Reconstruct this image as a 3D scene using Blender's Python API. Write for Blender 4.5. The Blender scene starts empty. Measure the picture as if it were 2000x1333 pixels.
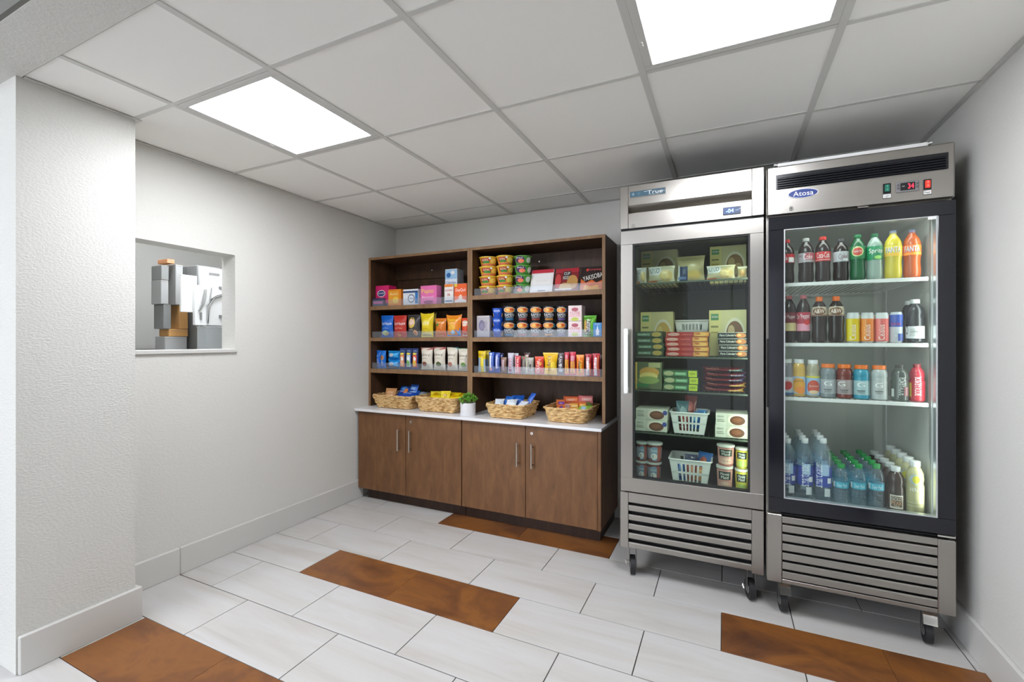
import bpy, math, random
from mathutils import Vector, Matrix
random.seed(7)
PI = math.pi
sc = bpy.context.scene
COL = sc.collection

# ------------------------------------------------------------------ camera
FPX, YAW, HC = 882.0, math.radians(25.2), 1.29        # focal length in px (2000 px wide frame), heading, eye height
CY, SY = math.cos(YAW), math.sin(YAW)
cam_d = bpy.data.cameras.new('camera'); cam = bpy.data.objects.new('camera', cam_d); COL.objects.link(cam)
cam_d.sensor_width = 36.0; cam_d.lens = FPX / 2000 * 36.0; cam_d.clip_start = 0.02
cam.location = (0, 0, HC); cam.rotation_euler = (PI / 2, 0, YAW)
sc.camera = cam

# ------------------------------------------------------------------ world, exposure, lamp strengths
world = bpy.data.worlds.new('world'); sc.world = world; world.use_nodes = True
world.node_tree.nodes['Background'].inputs[0].default_value = (0.5, 0.52, 0.55, 1)
world.node_tree.nodes['Background'].inputs[1].default_value = 0.3
sc.view_settings.view_transform = 'Standard'; sc.view_settings.look = 'None'
sc.view_settings.gamma = 1.0; sc.view_settings.use_curve_mapping = False
sc.view_settings.exposure = 1.85
LENS_EMIT = 9.3        # radiance of the ceiling light lenses in the alcove
LOBBY_FILL_EMIT = 5.0       # radiance of the fill lights added on the lobby ceiling, out of view
STORE_EMIT = 22.0       # storeroom light
WINDOW_FILL_EMIT = 2.6         # added fill: glow of made-up lobby windows far behind the camera
FRIDGE_W, FREEZER_W = .36, .4   # interior lamps, watts
sc.cycles.max_bounces = 24; sc.cycles.diffuse_bounces = 20; sc.cycles.glossy_bounces = 5
sc.cycles.transmission_bounces = 8; sc.cycles.transparent_max_bounces = 24
sc.cycles.caustics_reflective = False; sc.cycles.caustics_refractive = False
sc.cycles.sample_clamp_indirect = 12.0

# ------------------------------------------------------------------ measuring helpers: photo pixel + known plane -> metres
def ray(u, v):
    r = (u - 1000) / FPX
    return (r * CY - SY, r * SY + CY, (667 - v) / FPX)
def X(u, y):
    d = ray(u, 667); return d[0] * y / d[1]
def Z(u, v, y):
    d = ray(u, v); return HC + d[2] * y / d[1]
def YZ(u, v, x):
    d = ray(u, v); t = x / d[0]; return d[1] * t, HC + d[2] * t

# ------------------------------------------------------------------ materials
def lin(h):
    if not isinstance(h, str): return tuple(h)
    h = h.lstrip('#'); o = []
    for k in (0, 2, 4):
        c = int(h[k:k + 2], 16) / 255
        o.append(c / 12.92 if c <= .04045 else ((c + .055) / 1.055) ** 2.4)
    return tuple(o)
_mats = {}
def base_mat(name):
    m = bpy.data.materials.new(name); m.use_nodes = True
    nt = m.node_tree; return m, nt, nt.nodes['Principled BSDF']
def flat(h, rough=.45, metal=0.0, spec=.5, coat=0.0):
    k = (h, rough, metal, spec, coat)
    if k in _mats: return _mats[k]
    m, nt, b = base_mat('paint_' + (h if isinstance(h, str) else 'mix'))
    b.inputs['Base Color'].default_value = (*lin(h), 1); b.inputs['Roughness'].default_value = rough
    b.inputs['Metallic'].default_value = metal; b.inputs['Specular IOR Level'].default_value = spec
    b.inputs['Coat Weight'].default_value = coat
    _mats[k] = m; return m
def node(nt, t, **kw):
    n = nt.nodes.new(t)
    for k, v in kw.items():
        if hasattr(n, k): setattr(n, k, v)
        else: n.inputs[k].default_value = v
    return n
def coords(nt, scale, kind='Object'):
    tc = nt.nodes.new('ShaderNodeTexCoord'); mp = nt.nodes.new('ShaderNodeMapping')
    mp.inputs['Scale'].default_value = scale
    nt.links.new(tc.outputs[kind], mp.inputs['Vector']); return mp.outputs['Vector']
def ramp(nt, fac, stops):
    r = nt.nodes.new('ShaderNodeValToRGB'); e = r.color_ramp.elements
    while len(e) < len(stops): e.new(.5)
    for k, (p, c) in enumerate(stops): e[k].position = p; e[k].color = (*lin(c), 1)
    nt.links.new(fac, r.inputs['Fac']); return r.outputs['Color']
def bump(nt, b, height, strength, dist=.001):
    n = nt.nodes.new('ShaderNodeBump'); n.inputs['Strength'].default_value = strength; n.inputs['Distance'].default_value = dist
    nt.links.new(height, n.inputs['Height']); nt.links.new(n.outputs['Normal'], b.inputs['Normal'])
def wall_mat(name, h, strength=.5):
    m, nt, b = base_mat(name); b.inputs['Base Color'].default_value = (*lin(h), 1); b.inputs['Roughness'].default_value = .7
    v = coords(nt, (1, 1, 1.7))
    n = node(nt, 'ShaderNodeTexNoise', Scale=85.0, Detail=4.0, Roughness=.6); nt.links.new(v, n.inputs['Vector'])
    r = nt.nodes.new('ShaderNodeMapRange'); r.inputs[1].default_value = .38; r.inputs[2].default_value = .68
    nt.links.new(n.outputs['Fac'], r.inputs[0])
    bump(nt, b, r.outputs[0], strength, .0016); return m
def wood_mat(name, dark, mid, light, rough=.42):
    m, nt, b = base_mat(name); b.inputs['Roughness'].default_value = rough; b.inputs['Specular IOR Level'].default_value = .35
    v = coords(nt, (6, 6, 1.5)); n = node(nt, 'ShaderNodeTexNoise', Scale=3.2, Detail=6.0, Roughness=.62, Distortion=.5); nt.links.new(v, n.inputs['Vector'])
    v2 = coords(nt, (160, 160, 5)); n2 = node(nt, 'ShaderNodeTexNoise', Scale=1.0, Detail=3.0); nt.links.new(v2, n2.inputs['Vector'])
    mx = node(nt, 'ShaderNodeMix'); mx.data_type = 'FLOAT'; mx.inputs[0].default_value = .17
    nt.links.new(n.outputs['Fac'], mx.inputs[2]); nt.links.new(n2.outputs['Fac'], mx.inputs[3])
    c = ramp(nt, mx.outputs[0], [(.3, dark), (.5, mid), (.68, light)])
    nt.links.new(c, b.inputs['Base Color']); bump(nt, b, n2.outputs['Fac'], .08); return m
def steel_mat(name, col, rough=.27, axis='x'):
    m, nt, b = base_mat(name); b.inputs['Metallic'].default_value = 1.0
    s = (3, 60, 900) if axis == 'x' else (900, 60, 3)
    v = coords(nt, s); n = node(nt, 'ShaderNodeTexNoise', Scale=1.0, Detail=2.0); nt.links.new(v, n.inputs['Vector'])
    c = ramp(nt, n.outputs['Fac'], [(.3, tuple(x * .96 for x in lin(col))), (.7, col)]); nt.links.new(c, b.inputs['Base Color'])
    b.inputs['Roughness'].default_value = rough; b.inputs['Anisotropic'].default_value = .3; return m
def glass_mat(name, tint, gloss=.9, extra=0.0, extra_col=(.8, .85, .85), ior=1.5):
    # thin sheet: Fresnel reflection over tinted transparency, optionally a little milky
    m = bpy.data.materials.new(name); m.use_nodes = True; nt = m.node_tree; nt.nodes.clear()
    out = nt.nodes.new('ShaderNodeOutputMaterial'); tr = nt.nodes.new('ShaderNodeBsdfTransparent'); gl = nt.nodes.new('ShaderNodeBsdfGlossy')
    tr.inputs[0].default_value = (*tint, 1); gl.inputs['Roughness'].default_value = .02; gl.inputs[0].default_value = (gloss, gloss, gloss, 1)
    fr = nt.nodes.new('ShaderNodeFresnel'); fr.inputs[0].default_value = ior
    ge = nt.nodes.new('ShaderNodeNewGeometry'); iv = node(nt, 'ShaderNodeMath', operation='SUBTRACT'); iv.inputs[0].default_value = 1.0; nt.links.new(ge.outputs['Backfacing'], iv.inputs[1])
    mu = node(nt, 'ShaderNodeMath', operation='MULTIPLY'); nt.links.new(fr.outputs[0], mu.inputs[0]); nt.links.new(iv.outputs[0], mu.inputs[1])   # the sheet reflects once, at its outer face
    mx = nt.nodes.new('ShaderNodeMixShader'); nt.links.new(mu.outputs[0], mx.inputs[0]); nt.links.new(tr.outputs[0], mx.inputs[1]); nt.links.new(gl.outputs[0], mx.inputs[2])
    last = mx.outputs[0]
    if extra:
        df = nt.nodes.new('ShaderNodeBsdfDiffuse'); df.inputs[0].default_value = (*extra_col, 1)
        m2 = nt.nodes.new('ShaderNodeMixShader'); m2.inputs[0].default_value = extra
        nt.links.new(last, m2.inputs[1]); nt.links.new(df.outputs[0], m2.inputs[2]); last = m2.outputs[0]
    nt.links.new(last, out.inputs[0]); return m
def emit_mat(name, h, s):
    m = bpy.data.materials.new(name); m.use_nodes = True; nt = m.node_tree; nt.nodes.clear()
    out = nt.nodes.new('ShaderNodeOutputMaterial'); e = nt.nodes.new('ShaderNodeEmission')
    e.inputs[0].default_value = (*lin(h), 1); e.inputs[1].default_value = s; nt.links.new(e.outputs[0], out.inputs[0]); return m
def lens_mat(name, s):
    # prismatic lens lit by two tubes that run along local Y
    m = bpy.data.materials.new(name); m.use_nodes = True; nt = m.node_tree; nt.nodes.clear()
    out = nt.nodes.new('ShaderNodeOutputMaterial'); e = nt.nodes.new('ShaderNodeEmission')
    tc = nt.nodes.new('ShaderNodeTexCoord'); sp = nt.nodes.new('ShaderNodeSeparateXYZ'); nt.links.new(tc.outputs['Object'], sp.inputs[0])
    ab = node(nt, 'ShaderNodeMath', operation='ABSOLUTE'); nt.links.new(sp.outputs[0], ab.inputs[0])
    mr = nt.nodes.new('ShaderNodeMapRange'); mr.inputs[1].default_value = 0.0; mr.inputs[2].default_value = .3; nt.links.new(ab.outputs[0], mr.inputs[0])
    c = ramp(nt, mr.outputs[0], [(0, (.62, .68, .8)), (.42, (1, 1, 1)), (.6, (1, 1, 1)), (1, (.36, .45, .62))])
    nt.links.new(c, e.inputs[0]); e.inputs[1].default_value = s; nt.links.new(e.outputs[0], out.inputs[0]); return m
def floor_mat(name, stops, scale, rough, detail=5):
    m, nt, b = base_mat(name); b.inputs['Roughness'].default_value = rough; b.inputs['Specular IOR Level'].default_value = .4
    tc = nt.nodes.new('ShaderNodeTexCoord'); oi = nt.nodes.new('ShaderNodeObjectInfo')
    mu = node(nt, 'ShaderNodeMath', operation='MULTIPLY'); mu.inputs[1].default_value = 37.0; nt.links.new(oi.outputs['Random'], mu.inputs[0])
    ad = node(nt, 'ShaderNodeVectorMath', operation='ADD'); nt.links.new(tc.outputs['Object'], ad.inputs[0]); nt.links.new(mu.outputs[0], ad.inputs[1])
    mp = nt.nodes.new('ShaderNodeMapping'); mp.inputs['Scale'].default_value = scale; mp.inputs['Rotation'].default_value = (0, 0, .22)
    nt.links.new(ad.outputs[0], mp.inputs[0])
    n = node(nt, 'ShaderNodeTexNoise', Scale=1.0, Detail=float(detail), Roughness=.6, Distortion=.6); nt.links.new(mp.outputs[0], n.inputs['Vector'])
    c = ramp(nt, n.outputs['Fac'], stops)
    nt.links.new(c, b.inputs['Base Color']); return m

M = dict(
    wall=wall_mat('wall_paint', '#d3d2cd'), pilaster=wall_mat('pilaster_paint', '#d0cfca', .8),
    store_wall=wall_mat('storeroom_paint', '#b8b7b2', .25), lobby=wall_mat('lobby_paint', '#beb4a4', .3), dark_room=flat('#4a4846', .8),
    base=flat('#c9c8c4', .5), ceil=flat('#f5f4f0', .85), tee=flat('#cfceca', .6), header=flat('#72716c', .8),  # header: dark grey paints in the unlit look of the beam front
    tile=floor_mat('pale_stone_tile', [(.25, '#b2ada7'), (.45, '#bebbb7'), (.62, '#c3c1c0'), (.8, '#b8b2ac')], (1.1, 9, 1), .3),
    brown=floor_mat('rust_stone_tile', [(.28, '#4f3020'), (.45, '#6f4527'), (.58, '#835329'), (.75, '#5f3c26')], (3.2, 5, 1), .32, 7),
    grout=flat('#3c3936', .9), grout_brown=flat('#54391f', .9),
    wood=wood_mat('stained_wood', '#5f412a', '#6e4c30', '#7d5838'), wood_edge=wood_mat('wood_edge', '#76583c', '#876748', '#957552', .5),
    wood_shaded=wood_mat('wood_shade_painted', '#3a281b', '#483222', '#553c29', .5), kick=wood_mat('toe_kick_wood', '#2a1b12', '#35231a', '#402b1c'),  # hutch interior: same wood, darkened to paint in the shelf shade
    quartz=flat('#e4e4e6', .25), steel=steel_mat('brushed_steel', '#a8a49e', .3), steel_v=steel_mat('brushed_steel_vertical', '#a8a49e', .3, 'z'),
    chrome=flat('#d4d2ce', .15, 1.0), nickel=flat('#c8c2b8', .28, 1.0), darkmetal=flat('#2b2b2c', .4, .6), rubber=flat('#1b1b1d', .6),
    black=flat('#15161c', .25, 0, .5), blackgloss=flat('#14151c', .12), gasket=flat('#191a1c', .6),
    in1=flat('#43473f', .4, .3), in2=flat('#cfd1cb', .35, .2), white=flat('#e8e8e6', .45), whiteplastic=flat('#e6e9ea', .35),
    glass1=glass_mat('door_glass_freezer', (.84, .89, .84), .8, .004, (.6, .66, .6)), glass2=glass_mat('door_glass_cooler', (.88, .92, .9), 1.0, .008, (.6, .66, .64)),
    acrylic=glass_mat('acrylic_guard', (.93, .95, .97), 1.0, .07, (.8, .84, .9), 1.4),
    water=glass_mat('clear_water_bottle', (.86, .92, .95), 1.0, .10, (.55, .66, .74), 1.45),
    clearbin=glass_mat('clear_plastic_bin', (.8, .82, .82), .9, .4, (.8, .82, .82)),
    card=flat('#b98a52', .8), card2=flat('#c08a64', .8), greybox=flat('#9a9a98', .7), greybox2=flat('#7c7d7b', .7), panelwhite=flat('#dededc', .5),
    pot=flat('#dfdfe2', .5), soil=flat('#3a2a1c', .9), rattan=None, led_red=emit_mat('red_led', '#ff2a3c', 1.6), led_blue=emit_mat('blue_led', '#8fd0ff', 1.5),
    lens=lens_mat('light_lens', LENS_EMIT), lens_fill=lens_mat('light_lens_fill', LOBBY_FILL_EMIT), lens_store=lens_mat('light_lens_store', STORE_EMIT))
def _rattan():
    m, nt, b = base_mat('woven_seagrass'); b.inputs['Roughness'].default_value = .65
    v = coords(nt, (14, 14, 60)); n = node(nt, 'ShaderNodeTexNoise', Scale=1.6, Detail=5.0); nt.links.new(v, n.inputs['Vector'])
    nt.links.new(ramp(nt, n.outputs['Fac'], [(.3, '#8f6a3c'), (.45, '#c49c62'), (.58, '#e2c48e'), (.72, '#b08750')]), b.inputs['Base Color']); return m
M['rattan'] = _rattan()
def _leaf():
    m, nt, b = base_mat('green_leaf'); b.inputs['Roughness'].default_value = .5
    oi = nt.nodes.new('ShaderNodeNewGeometry')
    nt.links.new(ramp(nt, oi.outputs['Random Per Island'], [(0, '#3f7a1f'), (.5, '#64a32c'), (1, '#8cc248')]), b.inputs['Base Color']); return m
M['leaf'] = _leaf()

# ------------------------------------------------------------------ mesh helpers
class MB:
    def __init__(s): s.v = []; s.f = []
    def add(s, vs, fs):
        n = len(s.v); s.v += [tuple(p) for p in vs]; s.f += [tuple(i + n for i in f) for f in fs]; return s
    def box(s, x0, x1, y0, y1, z0, z1, c=0.0):
        if x1 < x0: x0, x1 = x1, x0
        if y1 < y0: y0, y1 = y1, y0
        if z1 < z0: z0, z1 = z1, z0
        c = min(c, (x1 - x0) * .45, (y1 - y0) * .45, (z1 - z0) * .45)
        if c <= 0:
            vs = [(x, y, z) for z in (z0, z1) for x, y in ((x0, y0), (x1, y0), (x1, y1), (x0, y1))]
            return s.add(vs, [(3, 2, 1, 0), (4, 5, 6, 7), (0, 1, 5, 4), (1, 2, 6, 5), (2, 3, 7, 6), (3, 0, 4, 7)])
        L = ((x0, x1), (y0, y1), (z0, z1)); vs = []; idx = {}
        for i in (0, 1):
            for j in (0, 1):
                for k in (0, 1):
                    for ax in range(3):
                        p = [L[0][i], L[1][j], L[2][k]]
                        for q, b in enumerate((i, j, k)):
                            if q != ax: p[q] += c if b == 0 else -c
                        idx[(i, j, k, ax)] = len(vs); vs.append(tuple(p))
        fs = []
        def quad(ids): fs.append(tuple(ids))
        for b in (0, 1):
            quad([idx[(b, j, k, 0)] for j, k in ((0, 0), (1, 0), (1, 1), (0, 1))][::1 if b else -1])
            quad([idx[(i, b, k, 1)] for i, k in ((0, 0), (1, 0), (1, 1), (0, 1))][::-1 if b else 1])
            quad([idx[(i, j, b, 2)] for i, j in ((0, 0), (1, 0), (1, 1), (0, 1))][::1 if b else -1])
        for i in (0, 1):
            for j in (0, 1):
                quad([idx[(i, j, 0, 0)], idx[(i, j, 1, 0)], idx[(i, j, 1, 1)], idx[(i, j, 0, 1)]])
                quad([idx[(i, 0, j, 0)], idx[(i, 1, j, 0)], idx[(i, 1, j, 2)], idx[(i, 0, j, 2)]])
                quad([idx[(0, i, j, 1)], idx[(1, i, j, 1)], idx[(1, i, j, 2)], idx[(0, i, j, 2)]])
                for k in (0, 1): fs.append((idx[(i, j, k, 0)], idx[(i, j, k, 1)], idx[(i, j, k, 2)]))
        return s.add(vs, fs)
    def lathe(s, prof, n=24, cx=0, cy=0, cap=True, a0=0, a1=2 * PI):
        full = abs(a1 - a0 - 2 * PI) < 1e-6; m = n if full else n + 1; vs = []
        for r, z in prof:
            for i in range(m):
                a = a0 + (a1 - a0) * i / n; vs.append((cx + r * math.sin(a), cy - r * math.cos(a), z))
        fs = []
        for k in range(len(prof) - 1):
            for i in range(n):
                j = (i + 1) % m; fs.append((k * m + i, k * m + j, (k + 1) * m + j, (k + 1) * m + i))
        if cap and full:
            fs.append(tuple(range(m - 1, -1, -1))); fs.append(tuple((len(prof) - 1) * m + i for i in range(m)))
        return s.add(vs, fs)
    def tube(s, pts, r, n=6, closed=False):
        pts = [Vector(p) for p in pts]; vs = []; fs = []; N = len(pts)
        for i, p in enumerate(pts):
            a = pts[i - 1] if (i or closed) else p; b = pts[(i + 1) % N] if (i < N - 1 or closed) else p
            t = (b - a).normalized(); up = Vector((0, 0, 1)) if abs(t.z) < .9 else Vector((1, 0, 0))
            e = t.cross(up).normalized(); g = e.cross(t)
            rr = r[i] if isinstance(r, (list, tuple)) else r
            for k in range(n):
                q = 2 * PI * k / n; vs.append(p + e * (rr * math.cos(q)) + g * (rr * math.sin(q)))
        for i in range(N if closed else N - 1):
            j = (i + 1) % N
            for k in range(n): l = (k + 1) % n; fs.append((i * n + k, i * n + l, j * n + l, j * n + k))
        if not closed: fs.append(tuple(range(n - 1, -1, -1))); fs.append(tuple((N - 1) * n + k for k in range(n)))
        return s.add(vs, fs)
    def cylx(s, x0, x1, y, z, r, n=20):
        vs = [(x, y + r * math.cos(2 * PI * k / n), z + r * math.sin(2 * PI * k / n)) for x in (x0, x1) for k in range(n)]
        return s.add(vs, [(k, (k + 1) % n, n + (k + 1) % n, n + k) for k in range(n)] + [tuple(range(n - 1, -1, -1)), tuple(range(n, 2 * n))])
    def cyly(s, y0, y1, x, z, r, n=20, rz=None):
        rz = rz or r
        vs = [(x + r * math.cos(2 * PI * k / n), y, z + rz * math.sin(2 * PI * k / n)) for y in (y0, y1) for k in range(n)]
        return s.add(vs, [(k, n + k, n + (k + 1) % n, (k + 1) % n) for k in range(n)] + [tuple(range(n)), tuple(range(2 * n - 1, n - 1, -1))])
    def build(s, name, mat, parent=None, smooth=False, loc=None):
        me = bpy.data.meshes.new(name); me.from_pydata(s.v, [], s.f)
        import bmesh
        b = bmesh.new(); b.from_mesh(me); bmesh.ops.recalc_face_normals(b, faces=b.faces); b.to_mesh(me); b.free()
        if smooth:
            me.polygons.foreach_set('use_smooth', [True] * len(me.polygons)); me.set_sharp_from_angle(angle=math.radians(38))
        return link(name, me, mat, parent, loc)
def link(name, me, mat, parent=None, loc=None):
    if mat and not me.materials: me.materials.append(mat)
    o = bpy.data.objects.new(name, me); COL.objects.link(o)
    if parent: o.parent = parent
    if loc: o.location = loc
    return o
def B(name, mat, parent, *a, c=0.0): return MB().box(*a, c=c).build(name, mat, parent)
def tag(o, label=None, cat=None, group=None, kind=None):
    if label: o['label'] = label
    if cat: o['category'] = cat
    if group: o['group'] = group
    if kind: o['kind'] = kind
    return o
def thing(name, label, cat, loc=(0, 0, 0), rz=0, group=None):
    o = bpy.data.objects.new(name, None); COL.objects.link(o); o.location = loc; o.rotation_euler = (0, 0, rz); o.empty_display_size = .05
    return tag(o, label, cat, group)
def struct(o, label=None): return tag(o, label, kind='structure')
def copy_tree(o, parent=None):
    c = o.copy(); COL.objects.link(c); c.parent = parent
    for ch in list(o.children): copy_tree(ch, c)
    return c
_txt = {}
def text_geo(t):
    if t not in _txt:
        c = bpy.data.curves.new('lettering_source', 'FONT'); c.body = t; c.resolution_u = 3
        o = bpy.data.objects.new('lettering_source', c); me = bpy.data.meshes.new_from_object(o)
        vs = [tuple(v.co) for v in me.vertices]; fs = [tuple(p.vertices) for p in me.polygons]
        bpy.data.objects.remove(o); bpy.data.curves.remove(c); bpy.data.meshes.remove(me)
        x0 = min(v[0] for v in vs); x1 = max(v[0] for v in vs); y0 = min(v[1] for v in vs); y1 = max(v[1] for v in vs)
        _txt[t] = ([((v[0] - x0) / (x1 - x0) - .5, (v[1] - y0) / (y1 - y0) - .5) for v in vs], fs)
    return _txt[t]
# decals: drawn on a surface given by S(x, z, off) -> point; hw half width, h height
def decals(parent, S, hw, h, specs, z0=0.0, rough=.4):
    for i, d in enumerate(specs):
        off = .0005 + .0004 * i; k = d[0]; vs = []; fs = []
        if k == 'r':
            _, xa, xb, za, zb, col = d; nx = max(1, int(abs(xb - xa) * 8)); nz = 6
            for j in range(nz + 1):
                for q in range(nx + 1): vs.append(S((xa + (xb - xa) * q / nx) * hw, z0 + (za + (zb - za) * j / nz) * h, off))
            fs = [(j * (nx + 1) + q, j * (nx + 1) + q + 1, (j + 1) * (nx + 1) + q + 1, (j + 1) * (nx + 1) + q) for j in range(nz) for q in range(nx)]
            nm = 'label_panel'
        elif k == 'e':
            _, cx, cz, rx, rz, col = d; n = 24; vs = [S(cx * hw, z0 + cz * h, off)]
            for rr in (.5, 1):
                for q in range(n): a = 2 * PI * q / n; vs.append(S((cx + rr * rx * math.cos(a)) * hw, z0 + (cz + rr * rz * math.sin(a)) * h, off))
            fs = [(0, 1 + q, 1 + (q + 1) % n) for q in range(n)] + [(1 + q, 1 + n + q, 1 + n + (q + 1) % n, 1 + (q + 1) % n) for q in range(n)]
            nm = 'printed_oval'
        elif k == 'p':
            _, pts, col = d; vs = [S(p[0] * hw, z0 + p[1] * h, off) for p in pts]; fs = [tuple(range(len(pts)))]; nm = 'printed_shape'
        else:
            _, t, cx, cz, w, hh, col = d[:7]; rot = d[7] if len(d) > 7 else 0
            tv, fs = text_geo(t); ca, sa = math.cos(rot), math.sin(rot); nm = 'lettering'
            for a, b in tv:
                px, pz = a * w * 2 * hw, b * hh * h
                if rot and abs(abs(rot) - PI / 2) < .01: px, pz = a * w * h, b * hh * 2 * hw
                vs.append(S(cx * hw + px * ca - pz * sa, z0 + cz * h + px * sa + pz * ca, off))
        me = bpy.data.meshes.new(nm); me.from_pydata(vs, [], fs)
        link(nm, me, col if isinstance(col, bpy.types.Material) else flat(col, rough), parent)

# ================================================================== THE SETTING
H = 2.315; XL, XR, YB = -2.735, 0.932, 3.305      # ceiling height, left / right wall faces, back wall face
PX, PY0, PY1 = -2.47, 0.76, 1.15                    # pilaster: face, front, back
WY0, WY1, WZ0, WZ1, WX = 1.10, 1.796, 1.24, 1.82, -2.865   # pass-through opening in the left wall
LY = -3.2                                           # rear wall of the lobby behind the camera

# floor with each tile a piece of its own
fl = struct(B('floor', M['grout'], None, -4.4, 1.2, LY, 3.45, -.06, -.0035), 'pale stone tile floor with scattered rust brown tiles')
tile_cache = {}
def floor_tile(x0, x1, y0, y1, brown):
    g = .0005 if brown else .0022; w, d = round(x1 - x0 - 2 * g, 4), round(y1 - y0 - 2 * g, 4)
    k = (w, d, brown)
    if k not in tile_cache:
        mb = MB().box(-w / 2, w / 2, -d / 2, d / 2, -.008, 0, .0008)
        o = mb.build('tile', M['brown' if brown else 'tile'], fl); tile_cache[k] = o.data
    else: o = link('tile', tile_cache[k], None, fl)
    o.location = ((x0 + x1) / 2, (y0 + y1) / 2, 0)
rows = [(.8805 + .2975 * k) for k in range(-5, 9)]
for r, y0 in enumerate(rows):
    k = r - 5; y1 = min(y0 + .2975, YB)
    off = -1.835 if k % 2 == 0 else -1.5385
    xs = [off + .6075 * j for j in range(-2, 6)]
    for a, b in zip(xs[:-1], xs[1:]):
        cx = (a + b) / 2
        brown = (k == 3 and -2.2 < cx < -.9) or (k == 4 and cx > 0) or (k == 0 and -2.5 < cx < -1.2) or (k == 6 and -1.9 < cx < -.6)
        a2, b2 = max(a, XL), min(b, XR)
        if b2 - a2 > .02: floor_tile(a2, b2, y0, y1, brown)

# walls
def wall(name, label, parent_mat, *boxes):
    mb = MB()
    for b in boxes: mb.box(*b)
    return struct(mb.build(name, M[parent_mat]), label)
wall('wall_back', 'pale grey textured wall behind the shelving and fridges', 'wall', (-4.4, 1.05, YB, YB + .12, 0, 2.9))
wall('wall_left', 'pale grey textured wall with a pass-through opening', 'wall',
     (WX, XL, PY0 + .02, WY0, 0, 2.9), (WX, XL, WY1, YB, 0, 2.9), (WX, XL, WY0, WY1, 0, WZ0 - .02), (WX, XL, WY0, WY1, WZ1, 2.9))
wall('wall_pilaster', 'pale textured wall end beside the pass-through opening', 'pilaster', (-4.4, PX, PY0, PY1, 0, 2.9))
wall('wall_right', 'pale grey textured wall beside the black-framed cooler', 'wall',
     (XR, 1.05, .97, YB, 0, 2.9), (XR, 1.05, -.42, .97, 2.1, 2.9), (XR, 1.05, LY, -.42, 0, 2.9))
wall('wall_corridor', 'dim corridor beyond the side doorway', 'dark_room', (2.2, 2.3, -.7, 1.3, 0, 2.6), (1.05, 2.3, -.8, -.7, 0, 2.6), (1.05, 2.3, 1.2, 1.3, 0, 2.6), (1.05, 2.3, -.8, 1.3, 2.3, 2.4), (1.05, 2.3, -.8, 1.3, -.06, -.004))
wall('wall_rear', 'lobby wall behind the camera', 'lobby', (-4.5, -.64, LY - .12, LY, 0, 2.9))
wall('wall_entrance', 'white lobby wall behind the camera', 'wall', (-.64, 1.05, LY - .12, LY, 0, 2.9))
wall('wall_lobby', 'lobby side wall behind the camera', 'wall', (-4.52, -4.4, LY, 3.42, 0, 2.9))
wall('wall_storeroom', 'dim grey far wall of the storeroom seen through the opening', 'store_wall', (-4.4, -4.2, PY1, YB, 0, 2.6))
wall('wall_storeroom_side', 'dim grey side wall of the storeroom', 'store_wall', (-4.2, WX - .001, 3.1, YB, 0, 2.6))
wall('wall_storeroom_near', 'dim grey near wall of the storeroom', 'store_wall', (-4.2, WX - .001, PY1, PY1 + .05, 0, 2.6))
B('ceiling_storeroom', M['ceil'], None, -4.4, WX, PY1, YB, 2.45, 2.5); struct(bpy.data.objects['ceiling_storeroom'], 'plain ceiling of the storeroom')
# made-up glowing lobby windows, added as fill far behind the camera
def fill_window(name, a0, a1, z0, z1, n, strength, side):
    f = (lambda p, q, d0, d1, za, zb: (p, q, LY + d0, LY + d1, za, zb)) if side != 'side' else (lambda p, q, d0, d1, za, zb: (-4.4 + d0, -4.4 + d1, p, q, za, zb))
    w_ = struct(B(name, M['white'], None, *f(a0 - .05, a1 + .05, .001, .03, z0 - .05, z1 + .05)), 'added glowing %s panel for fill light behind the camera' % side); m_ = emit_mat(name + '_glow', '#eef4ff', strength)
    for k in range(n):
        a = a0 + (a1 - a0) * k / n + .02; b = a0 + (a1 - a0) * (k + 1) / n - .02
        B('pane', m_, w_, *f(a, b, .031, .036, z0, z1))
fill_window('fill_window_1', -3.05, -1.75, .35, 2.45, 2, WINDOW_FILL_EMIT, 'side')
fill_window('fill_window_3', -4.25, -2.55, .35, 2.45, 2, WINDOW_FILL_EMIT * .85, 'back')
fill_window('fill_window_2', -.58, .80, .12, 2.4, 2, WINDOW_FILL_EMIT * .13, 'rear')
# soffit between lobby and alcove, lobby ceiling
wall('beam_soffit', 'plain painted beam at the edge of the tiled ceiling', 'wall', (-4.4, XR, .613, .775, H, 2.9))
wall('trim_9', 'front of the ceiling beam with its shade painted dark grey', 'header', (-4.4, XR, .600, .6125, H + .002, 2.9))
wall('ceiling_lobby', 'lobby ceiling behind the camera', 'ceil', (-4.4, XR, LY, .60, 2.72, 2.8))

# suspended ceiling: tees and panels
ce = struct(B('ceiling', M['ceil'], None, XL, XR, .775, YB, H + .06, H + .12), 'white suspended panel ceiling with a metal grid')
cols = [XL, -2.165, -1.552, -.917, -.283, .346, XR]; rws = [.775, 1.145, 1.78, 2.396, 3.016, YB]
lights = {(1, 1), (4, 1)}
for i in range(6):
    for j in range(5):
        if (i, j) in lights: continue
        x0, x1, y0, y1 = cols[i], cols[i + 1], rws[j], rws[j + 1]
        if i == 0 and j == 0: x0 = PX
        MB().box(x0 + .004, x1 - .004, y0 + .004, y1 - .004, H + .004, H + .02).build('ceiling_panel', M['ceil'], ce)
T = .0125
for x in cols[1:-1]: B('ceiling_tee', M['tee'], ce, x - T, x + T, .776, YB, H, H + .0035)
for y in rws[1:-1]:
    for i in range(6):
        x0 = cols[i] + (T if i else 0); x1 = cols[i + 1] - (T if i < 5 else 0)
        if i == 0 and y < PY1: x0 = PX
        B('ceiling_tee', M['tee'], ce, x0 + .0005, x1 - .0005, y - T * .8, y + T * .8, H + .0004, H + .0035)
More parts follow.
